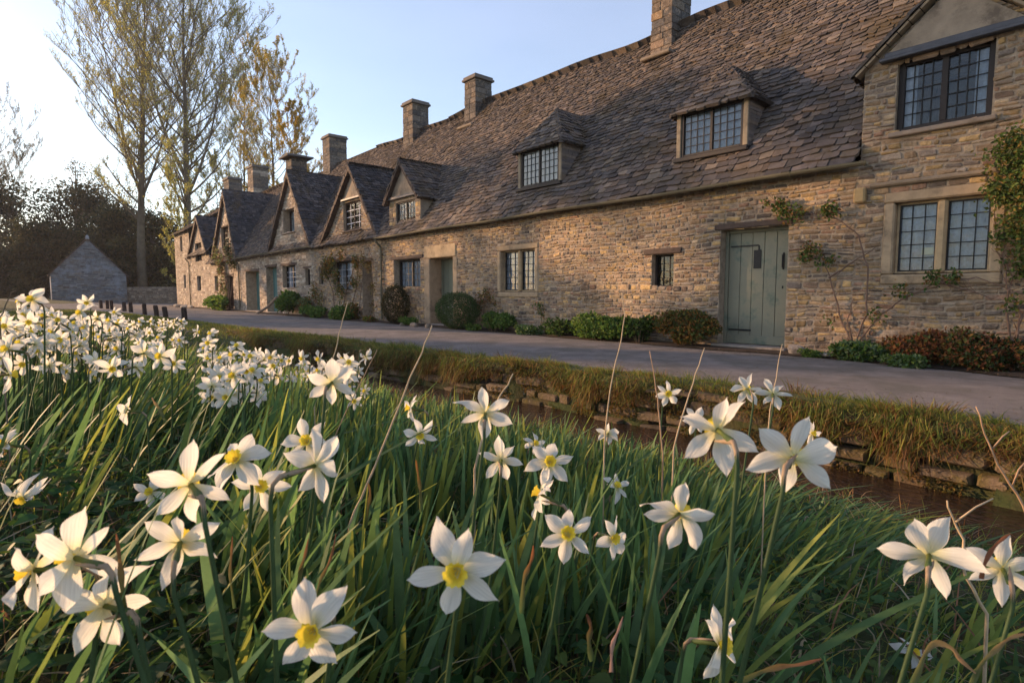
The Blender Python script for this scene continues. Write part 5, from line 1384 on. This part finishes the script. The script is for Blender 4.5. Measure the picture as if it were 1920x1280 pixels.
def daffodil(px, py, diam, f, label, group=None, D=None, lean=None, wither=False, refl=None, stemdir=None):
    D = D or random.uniform(.074, .084); R = D/2
    k = F*D/diam; C = at_depth(px, py, k)
    fv = (RT*f[0]+UP*f[1]-FW*f[2]).normalized()
    tube_l = .028
    ov = C-fv*tube_l; bend = ov-fv*.013+Vector((0, 0, .001)); 
    ln = random.gauss(.07, .03) if lean is None else lean
    gx = bend-RT*ln+FH*random.uniform(-.02, .04)-fv*.01
    gz = ground_h(gx.x, gx.y)
    if bend.z-gz < .10: nwarn[0] += 1
    base = Vector((gx.x, gx.y, gz))
    t = thing('daffodil', label, 'daffodil', base, group or GROUPF)
    st = MB(); g = (.10, .155, .05); g2 = (.08, .13, .055)
    Hh = max(.1, bend.z-gz)
    a0 = bend-fv*.008+Vector((0, 0, -.006)); a1 = bend-fv*.011+Vector((0, 0, -.021)); a2 = base.lerp(a1, .62)+RT*(ln*.12); a3 = base.lerp(a1, .3)+RT*(ln*.04)
    st.tube([C-fv*.001, C-fv*.014, ov, ov-fv*.006, bend, a0, a1, a2, a3, base-Vector((0, 0, .02))],
            [.0024, .0022, .0034, .0036, .0021, .0021, .0022, .0026, .0029, .0031], 7, [(.2, .22, .05), (.16, .2, .05), g, g, g, g2, g2, g2, g2, g2])
    st.build('stem', M['leaf'], t, sm=True)
    sp = MB(); d = (ov+fv*.008-bend).normalized(); s = d.orthogonal().normalized()
    tip = bend+d*.034+Vector((0, 0, -.004))*random.uniform(-1, 1.5)+s*.006
    sp.tube([a0+(a1-a0)*.6, a0, bend, bend.lerp(tip, .45), tip], [.0020, .0024, .0028, .0024, .0005], 6); sp.build('spathe', M['spathe'], t, sm=True)
    q = fv.to_track_quat('Z', 'Y'); roll = random.uniform(0, pi/3)
    jr = random.Random(int(px*7+py*13))
    for i in range(6):
        me = jr.choice(PETW if wither else PET)
        o = bpy.data.objects.new('petal', me); COL.objects.link(o); o.parent = t
        a = roll+i*pi/3+jr.uniform(-.15, .15); til = jr.uniform(-.30, .36)+(refl or 0)
        o.location = C-base+fv*(.0004 if i % 2 else -.0012)
        o.rotation_mode = 'QUATERNION'; o.rotation_quaternion = q @ Quaternion((0, 0, 1), a) @ Quaternion((0, 1, 0), til) @ Quaternion((1, 0, 0), jr.uniform(-.45, .45))
        sc = R*jr.uniform(.94, 1.14); o.scale = (sc, sc*jr.uniform(.9, 1.1), sc)
    o = bpy.data.objects.new('corona', COR[int(px) % 4]); COL.objects.link(o); o.parent = t
    o.location = C-base-fv*.001; o.rotation_mode = 'QUATERNION'; o.rotation_quaternion = q @ Quaternion((0, 0, 1), roll); o.scale = (R*1.02,)*3
    return t
FL = [
 (855, 1070, 186, (.02, .08, 1), 'largest white daffodil facing the viewer, yellow cup open, front centre', {}),
 (586, 1182, 182, (-.02, .12, 1), 'white daffodil facing the viewer at the bottom edge, left of the front centre bloom', {}),
 (1345, 805, 150, (.0, .15, -1), 'large white daffodil seen from behind, left of its bent-necked neighbour over the stream', {}),
 (1487, 858, 152, (.55, .05, -.8), 'large white daffodil seen from behind with long bent neck, above the stream', {'lean': .12}),
 (910, 775, 104, (-.02, .15, -1), 'single white daffodil standing clear against the brown stream, seen from behind', {}),
 (1252, 738, 52, (.0, .1, 1), 'small white daffodil standing high against the verge, left of the pair', {}),
 (1401, 729, 64, (.1, .3, -.9), 'left bloom of the small pair standing high against the lane', {}),
 (1449, 738, 62, (.35, .2, -.8), 'right bloom of the small pair standing high against the lane', {}),
 (1742, 1040, 150, (.6, .05, -.8), 'large white daffodil over the water at right, its neck bent to the left', {'lean': .12}),
 (1880, 1066, 130, (.5, .1, -.85), 'white daffodil cut by the right edge of the picture', {'lean': .14}),
 (1350, 1208, 128, (.6, .25, .7), 'daffodil in profile at the bottom, its yellow trumpet pointing right', {'lean': .05}),
 (1712, 1222, 64, (.3, .5, .6), 'half hidden small white daffodil at the bottom right behind arched dry leaves', {}),
 (1064, 1000, 112, (.0, .35, .9), 'white daffodil with spread petals deep in the leaves, right of the front centre bloom', {}),
 (1148, 1008, 84, (.5, .1, .8), 'smaller white daffodil just right of the spread one deep in the leaves', {}),
 (1274, 962, 138, (.55, .1, -.75), 'white daffodil with upswept petals and its neck bent to the left, below the large pair', {'lean': .1}),
 (1156, 912, 58, (.2, .6, .5), 'small drooping white daffodil above the one with upswept petals', {}),
 (1012, 925, 92, (-.7, .3, -.3), 'upright narrow white bloom with a dry yellow neck', {}),
 (1030, 866, 92, (.1, .35, .9), 'white daffodil with a wide curved upper petal, near the stream edge', {}),
 (940, 862, 88, (.0, .1, -1), 'white daffodil seen from behind below the clear one by the stream', {}),
 (1003, 832, 46, (.3, .4, .5), 'small crumpled white bloom just above the curved-petalled daffodil', {}),
 (1140, 812, 48, (.2, .2, -.9), 'small white daffodil alone at the edge of the stream', {}),
 (768, 765, 56, (-.8, .2, .3), 'upper bloom of the small pair left of the stream, seen side on', {}),
 (787, 815, 64, (.2, -.1, .9), 'lower bloom of the small pair left of the stream', {}),
 (592, 872, 138, (.5, .1, -.7), 'large white daffodil with a thick bent neck, overlapping another', {'lean': .0}),
 (576, 828, 92, (.0, .4, .8), 'white daffodil just above the one with the thick bent neck', {}),
 (443, 862, 122, (.0, .5, .7), 'white daffodil with three broad raised petals, right of the leaning cluster', {}),
 (486, 912, 100, (.5, .2, .6), 'smaller white daffodil below the one with raised petals', {}),
 (358, 908, 160, (-.6, .1, -.7), 'large white daffodil at left centre with a long grey neck arching right', {'lean': -.06}),
 (338, 1016, 152, (-.35, .15, -.8), 'large white daffodil below the one with the grey arching neck', {'lean': -.08}),
 (140, 1045, 178, (-.85, .05, -.35), 'large daffodil at left with long horizontal green neck and yellow cup facing left', {'lean': -.1}),
 (62, 1068, 158, (-.75, .05, .2), 'large white daffodil at the left edge, tucked behind the long-necked one', {}),
 (196, 1135, 172, (-.8, -.05, -.4), 'large ragged daffodil at lower left with a bent stem and hanging petals', {'lean': -.07}),
 (283, 922, 64, (.0, .4, .9), 'small white daffodil low among dark leaves at the left', {}),
 (40, 932, 74, (.3, -.5, .7), 'withered cream daffodil hanging at the left edge', {'wither': True}),
 (8, 832, 66, (-.3, .3, .8), 'white daffodil half cut by the left edge above the withered one', {}),
 (238, 768, 56, (-.9, .2, .1), 'thin side-on white bloom with hanging petals above a bare patch of dark leaves', {}),
 (622, 717, 88, (-.1, .15, -1), 'white daffodil with wide petals standing left of the tall dry stalk', {}),
 (664, 752, 36, (.2, .1, .9), 'tiny white bloom below right of the wide-petalled one', {}),
 (652, 702, 44, (.3, .3, .5), 'small white bloom touching the wide-petalled daffodil from behind', {}),
 (437, 704, 54, (.0, .15, 1), 'small white daffodil with a bright cup in the middle cluster', {}),
 (404, 718, 38, (-.4, .0, .7), 'small white bloom hanging left of the bright-cupped one', {}),
 (300, 668, 54, (.0, .15, 1), 'right bloom of the matched pair with starry petals and a yellow centre', {}),
 (270, 662, 54, (.0, .15, -1), 'left bloom of the matched pair with starry petals, seen from behind', {}),
 (256, 688, 46, (.2, .1, -.8), 'small white bloom below the left one of the starry pair', {}),
 (326, 682, 42, (.2, .1, .8), 'small white bloom below the right one of the starry pair', {}),
 (208, 690, 52, (.6, -.3, .4), 'drooping white daffodil left of the starry pair', {}),
 (182, 706, 34, (-.5, -.4, .5), 'small nodding bloom at the left of the drooping one', {}),
 (18, 702, 72, (.4, .1, -.8), 'white daffodil at the left edge with a long petal pointing right', {}),
 (14, 655, 62, (-.2, .2, .9), 'white daffodil at the left edge below the crowd', {}),
 (75, 652, 38, (.1, .0, .9), 'small white daffodil at the left end, just below the crowd', {}),
 (60, 562, 54, (.15, .25, 1), 'highest white daffodil at the far left with a bright yellow centre', {}),
 (36, 566, 36, (-.5, .3, .3), 'small bloom overlapping the highest daffodil from the left', {}),
 (163, 566, 34, (.2, -.5, .6), 'nodding bloom at the top of the crowd, against the foot of the barn', {}),
 (150, 586, 42, (.0, .1, 1), 'white daffodil directly below the nodding one in front of the barn', {}),
 (215, 586, 24, (.1, .3, .9), 'upper small bloom of the bright pair before the stakes', {}),
 (224, 602, 26, (.2, .2, .9), 'lower small bloom of the bright pair before the stakes', {}),
 (1304, 788, 52, (-.3, .2, .8), 'small white bloom half hidden behind the large seen-from-behind daffodil', {}),
 (1522, 812, 46, (.4, .1, .6), 'small white bloom showing behind the bent-necked daffodil', {}),
 (528, 845, 40, (-.2, .2, .8), 'small white bloom in shadow left of the overlapping large pair', {}),
 (84, 592, 40, (-.1, .1, 1), 'white daffodil with a yellow centre in the far left crowd, right of the highest one', {}),
 (470, 668, 36, (.1, .2, .9), 'white bloom at the top of the middle cluster', {}),
 (1215, 968, 40, (.1, .3, .9), 'small bloom low in the leaves left of the upswept daffodil', {}),
]
for px, py, dm, f, lab, kw in FL: daffodil(px, py, dm, f, lab, **kw)
def scatter(n, x0, x1, y0, y1, d0, d1, label, group, slope=0):
    for i in range(n):
        px = random.uniform(x0, x1); py = random.uniform(y0, y1)+slope*(px-x0)
        f = (random.gauss(.0, .5), random.gauss(.1, .3), random.choice((1, 1, -1))*random.uniform(.4, 1))
        daffodil(px, py, random.uniform(d0, d1), f, label, group=group)
scatter(46, 0, 120, 585, 645, 26, 44, 'small white daffodil in the dense crowd at the far left', 'crowd of white daffodils at the far left')
scatter(46, 90, 235, 595, 658, 24, 38, 'small white daffodil in the crowd in front of the barn', 'crowd of white daffodils in front of the barn')
scatter(12, 230, 300, 602, 625, 16, 22, 'tiny white daffodil before the dark stakes', 'tiny daffodils before the dark stakes')
scatter(10, 290, 350, 600, 622, 15, 20, 'tiny white daffodil on the sunlit crest before the lane', 'tiny daffodils on the sunlit crest')
scatter(24, 385, 530, 640, 705, 24, 38, 'small white daffodil of the middle cluster', 'middle cluster of white daffodils')
scatter(16, 388, 510, 690, 745, 34, 50, 'white daffodil at the front of the middle cluster', 'daffodils at the front of the middle cluster')
scatter(8, 540, 600, 675, 712, 22, 32, 'small white daffodil between the middle cluster and the wide-petalled bloom', 'small daffodils right of the middle cluster')
scatter(8, 395, 440, 690, 730, 24, 34, 'small white daffodil hanging low at the left of the middle cluster', 'low daffodils of the middle cluster')
scatter(26, 0, 240, 640, 700, 30, 46, 'white daffodil on the lower edge of the far left crowd', 'daffodils on the lower edge of the far left crowd')
scatter(14, 560, 690, 668, 735, 26, 40, 'small white daffodil on the slope between middle cluster and stream', 'daffodils between the middle cluster and the stream')
scatter(12, 240, 400, 620, 660, 22, 32, 'small white daffodil in the sunlit grass left of the middle cluster', 'daffodils in the sunlit grass')
scatter(4, 640, 690, 690, 720, 22, 30, 'small white daffodil right of the wide-petalled bloom', 'small daffodils beside the wide-petalled bloom')
print('short stems', nwarn[0])

# ---- dry stalks and shrivelled leaves
def stalk(px, label, depth, r, col, sides=(), name='dry_stalk', base=True):
    pts = [at_depth(a, b, depth) for a, b in px]
    if base:
        q = pts[-1].copy(); g = ground_h(q.x, q.y)
        if q.z > g+.02: pts.append(Vector((q.x+(pts[-1].x-pts[-2].x)*.2, q.y+(pts[-1].y-pts[-2].y)*.2, g-.02)))
    pts2 = [pts[0]]
    for a, b in zip(pts, pts[1:]):
        for k in (1, 2, 3): pts2.append(a.lerp(b, k/3)+Vector((random.uniform(-1, 1), random.uniform(-1, 1), 0))*r*.5)
    n = len(pts2); r *= .72
    t = thing(name, label, 'stalk', (pts2[-1].x, pts2[-1].y, ground_h(pts2[-1].x, pts2[-1].y)), 'dry stalks standing among the daffodils')
    mb = MB(); mb.tube(pts2, [r*(.45+.6*i/(n-1)) for i in range(n)], 6, col)
    for q in sides: mb.tube([at_depth(a, b, depth) for a, b in q], [r*.6, r*.5, r*.35][:len(q)] if len(q) <= 3 else r*.5, 5, col)
    mb.build('stalk', M['stem_dry'], t, sm=True)
ST = (.46, .34, .21); SB = (.36, .23, .14)
stalk([(652, 565), (640, 612), (628, 660), (612, 705), (590, 760)], 'tall pale dry stalk rising in front of the rose cottage', 1.9, .0035, ST)
stalk([(810, 610), (790, 660), (760, 730), (725, 820), (690, 905), (655, 985)], 'long slanting brown stalk crossing from the front leaves to the lane', 1.0, .0032, ST)
stalk([(1166, 548), (1171, 590), (1160, 660), (1148, 710), (1137, 780), (1132, 860)], 'tall thin pale stalk reaching up past the lane in front of the green mound', 1.5, .003, ST)
stalk([(962, 700), (945, 732), (925, 765), (908, 805), (890, 880)], 'short pale stick leaning behind the clear bloom by the stream', 1.3, .004, ST)
stalk([(1218, 658), (1228, 710), (1234, 765), (1242, 850)], 'thin reddish stalk left of the small high bloom', 1.6, .0035, SB)
stalk([(1321, 652), (1305, 700), (1288, 755), (1262, 840)], 'pale stalk slanting down left of the large seen-from-behind daffodil', 1.5, .0035, ST)
stalk([(1467, 645), (1458, 690), (1448, 745), (1438, 820)], 'thin pale stalk rising behind the small high pair', 1.5, .0028, ST)
stalk([(1830, 762), (1848, 815), (1872, 870), (1905, 925), (1940, 990)], 'forked dry twig at the right over the stream wall', 1.2, .0045, SB, sides=[[(1862, 840), (1880, 818), (1893, 808)], [(1898, 912), (1910, 880), (1930, 858)]])
stalk([(1776, 938), (1790, 975), (1805, 1010), (1812, 1080), (1850, 1150)], 'forked pale twig standing in front of the water at the right', 1.0, .0045, ST, sides=[[(1792, 978), (1830, 950), (1862, 934)]])
stalk([(370, 640), (366, 700), (360, 760), (354, 830)], 'thin dark upright stalk left of the middle cluster', 1.7, .0025, (.16, .13, .07))
stalk([(707, 655), (690, 690), (670, 730), (640, 790), (610, 860)], 'thin slanting brown stalk just left of the long slanting one', 1.6, .0025, SB)
stalk([(0, 596), (12, 570), (22, 548), (30, 545)][::-1], 'thin arched stalk at the far left of the crowd', 1.5, .003, (.16, .12, .08))
for (a, b, c, d, lab) in ((1395, 700, 1385, 800, 'x'),): pass
# shrivelled brown daffodil leaves / spent heads
def curl_leaf(px, label, depth, w, col, r2=None):
    pts = [at_depth(a, b, depth) for a, b in px]
    P2 = []
    for i in range(len(pts)-1):
        p0 = pts[max(i-1, 0)]; p1 = pts[i]; p2 = pts[i+1]; p3 = pts[min(i+2, len(pts)-1)]
        for k in range(4):
            t = k/4; P2.append(.5*((2*p1)+(p2-p0)*t+(2*p0-5*p1+4*p2-p3)*t*t+(3*p1-p0-3*p2+p3)*t**3))
    P2.append(pts[-1]); n = len(P2); e = P2[-1]
    t = thing('withered_leaf', label, 'withered leaf', (e.x, e.y, ground_h(e.x, e.y)), 'withered brown leaves and spent flower heads')
    mb = MB(); vs = []
    for i, p in enumerate(P2):
        tt = i/(n-1); d = (P2[min(i+1, n-1)]-P2[max(i-1, 0)]).normalized(); s = d.cross(FW).normalized(); ww = w*.52*(.12+.88*sin(pi*min(1, tt*.62+.04))**.8)*(1+.3*sin(tt*17+w*900))
        vs += [p-s*ww, p+FW*ww*.5, p+s*ww]
    cs = []
    for i in range(n):
        tt = i/(n-1); cc = tuple(col[k]*(1-tt)+(.09, .14, .045)[k]*tt for k in range(3)) if r2 else col
        cs += [cc]*3
    mb.add(vs, [(3*i+j, 3*i+j+1, 3*i+3+j+1, 3*i+3+j) for i in range(n-1) for j in range(2)], cs)
    mb.build('blade', M['leaf'], t, sm=True)
TN = (.42, .24, .12); BR = (.26, .10, .05); PK = (.42, .26, .20)
curl_leaf([(1080, 1150), (1075, 1085), (1050, 1075), (1020, 1085), (1005, 1130), (1000, 1200), (990, 1290)][1:], 'arched red-brown leaf at the bottom, right of the front bloom', .62, .006, BR, 1) if False else None
curl_leaf([(1830, 1262), (1800, 1235), (1785, 1215), (1755, 1205), (1735, 1225), (1722, 1258), (1700, 1310)], 'arched tan leaf at the bottom right in front of the half hidden bloom', .58, .006, TN, 1)
curl_leaf([(1925, 1188), (1895, 1195), (1870, 1215), (1840, 1245), (1815, 1300)], 'long tan leaf bending out of the bottom right corner', .6, .006, TN, 1)
curl_leaf([(1000, 1022), (998, 1045), (990, 1065), (982, 1090), (978, 1150)], 'bright rust-red shrivelled leaf tip right of the front bloom', .68, .005, (.40, .13, .05), 1)
curl_leaf([(218, 1000), (222, 1030), (226, 1065), (230, 1110), (240, 1180)], 'red-brown leaf tip in front of the long-necked daffodil', .5, .005, BR, 1)
curl_leaf([(578, 1010), (572, 1040), (566, 1060), (560, 1090), (555, 1140)], 'rust-brown shrivelled tip above the bottom left bloom', .75, .005, BR, 1)
curl_leaf([(630, 1000), (622, 1040), (612, 1065), (600, 1090), (590, 1130)], 'rust-brown shrivelled tip right of its twin above the bottom left bloom', .72, .004, (.36, .13, .06), 1)
curl_leaf([(1100, 1150), (1108, 1175), (1104, 1200), (1110, 1240)], 'dark red shrivelled leaf low in the centre', .7, .006, (.18, .06, .035), 1)
curl_leaf([(1168, 1155), (1160, 1180), (1148, 1210), (1146, 1260)], 'pale pinkish papery leaf tip at the bottom centre', .65, .004, PK)
curl_leaf([(436, 1005), (434, 1040), (432, 1080), (440, 1140)], 'thin rust leaf tip between the lower left blooms', .72, .004, BR, 1)
curl_leaf([(1540, 1235), (1500, 1245), (1460, 1250), (1420, 1262), (1370, 1290)], 'long leaf with a red-brown tip lying right of the trumpet bloom', .62, .006, (.3, .12, .07), 1)
curl_leaf([(780, 862), (784, 890), (788, 920), (790, 960)], 'dark orange spent bud standing in the leaves left of the seen-from-behind bloom', 1.0, .006, (.34, .14, .04), 1)
curl_leaf([(690, 905), (694, 925), (690, 950), (684, 990)], 'orange spent bud beside the long slanting stalk', .95, .006, (.4, .17, .05), 1)
curl_leaf([(1840, 1085), (1845, 1060), (1860, 1030), (1880, 1010), (1895, 1000)][::-1], 'dark red shrivelled leaf by the right edge bloom', .62, .005, BR)
curl_leaf([(285, 745), (290, 755), (298, 765), (310, 790)], 'orange-tan leaf tip in the deep grass left of the middle cluster', 1.5, .008, TN, 1)

# ================================================================== LIGHT, SKY, CAMERA
def setup_light():
    th = radians(70); el = radians(11)
    L_ = -RT
    s = (FH*cos(th)+L_*sin(th)).normalized()
    sd = Vector((s.x*cos(el), s.y*cos(el), sin(el)))
    sun = bpy.data.lights.new('sun', 'SUN'); sun.energy = 5.0; sun.angle = radians(.8); sun.color = (1.0, .62, .34)
    o = bpy.data.objects.new('sun', sun); COL.objects.link(o); o.rotation_mode = 'QUATERNION'; o.rotation_quaternion = sd.to_track_quat('Z', 'Y'); o.location = sd*50
    w = bpy.data.worlds.new('World'); scene.world = w; w.use_nodes = True; nt = w.node_tree
    bg = nt.nodes['Background']; sky = nt.nodes.new('ShaderNodeTexSky'); sky.sky_type = 'NISHITA'; sky.sun_disc = False
    sky.sun_elevation = el; sky.sun_rotation = atan2(s.x, s.y); sky.altitude = 100; sky.air_density = 1.0; sky.dust_density = .6; sky.ozone_density = 1.6
    veil = nt.nodes.new('ShaderNodeVectorMath'); veil.operation = 'ADD'; veil.inputs[1].default_value = (.92, .84, 1.12)   # thin high haze
    tc = nt.nodes.new('ShaderNodeTexCoord'); mp = nt.nodes.new('ShaderNodeMapping'); mp.inputs['Scale'].default_value = (1.2, 1.2, 4.5)
    nz = nt.nodes.new('ShaderNodeTexNoise'); nz.inputs['Scale'].default_value = 1.6; nz.inputs['Detail'].default_value = 5
    mr = nt.nodes.new('ShaderNodeMapRange'); mr.inputs['From Min'].default_value = .35; mr.inputs['From Max'].default_value = .7; mr.inputs['To Min'].default_value = .88; mr.inputs['To Max'].default_value = 1.22
    sc_ = nt.nodes.new('ShaderNodeVectorMath'); sc_.operation = 'SCALE'; sc_.inputs[0].default_value = (.92, .84, 1.12)
    nt.links.new(tc.outputs['Generated'], mp.inputs[0]); nt.links.new(mp.outputs[0], nz.inputs[0]); nt.links.new(nz.outputs['Fac'], mr.inputs[0]); nt.links.new(mr.outputs[0], sc_.inputs['Scale']); nt.links.new(sc_.outputs[0], veil.inputs[1])
    nt.links.new(sky.outputs[0], veil.inputs[0]); nt.links.new(veil.outputs[0], bg.inputs[0]); bg.inputs[1].default_value = .15
setup_light()
def haze():
    m = bpy.data.materials.new('haze'); m.use_nodes = True; nt = m.node_tree; nt.nodes.clear()
    out = nt.nodes.new('ShaderNodeOutputMaterial'); v = nt.nodes.new('ShaderNodeVolumePrincipled')
    v.inputs['Color'].default_value = (.9, .9, .95, 1); v.inputs['Density'].default_value = .0004; v.inputs['Anisotropy'].default_value = .3
    nt.links.new(v.outputs[0], out.inputs['Volume'])
    mb = MB(); mb.box((-420, -330, -2.5), (330, 420, 42)); o = mb.build('haze', m)
    tag(o, kind='stuff', label='thin morning haze in the valley air', cat='haze')
haze()
cam = bpy.data.cameras.new('camera'); cam.sensor_width = 36; cam.lens = 36*F/1920; cam.clip_end = 6000; cam.clip_start = .02
cam.dof.use_dof = True; cam.dof.focus_distance = 3.2; cam.dof.aperture_fstop = 13
co = bpy.data.objects.new('camera', cam); COL.objects.link(co)
Mx = Matrix((RT, UP, -FW)).transposed().to_4x4(); Mx.translation = CAM; co.matrix_world = Mx
scene.camera = co
scene.view_settings.view_transform = 'Standard'; scene.view_settings.look = 'None'; scene.view_settings.gamma = 1; scene.view_settings.exposure = .8
scene.cycles.max_bounces = 6; scene.cycles.transparent_max_bounces = 12
print('objects', len(bpy.data.objects), 'faces', sum(len(m.polygons) for m in bpy.data.meshes))
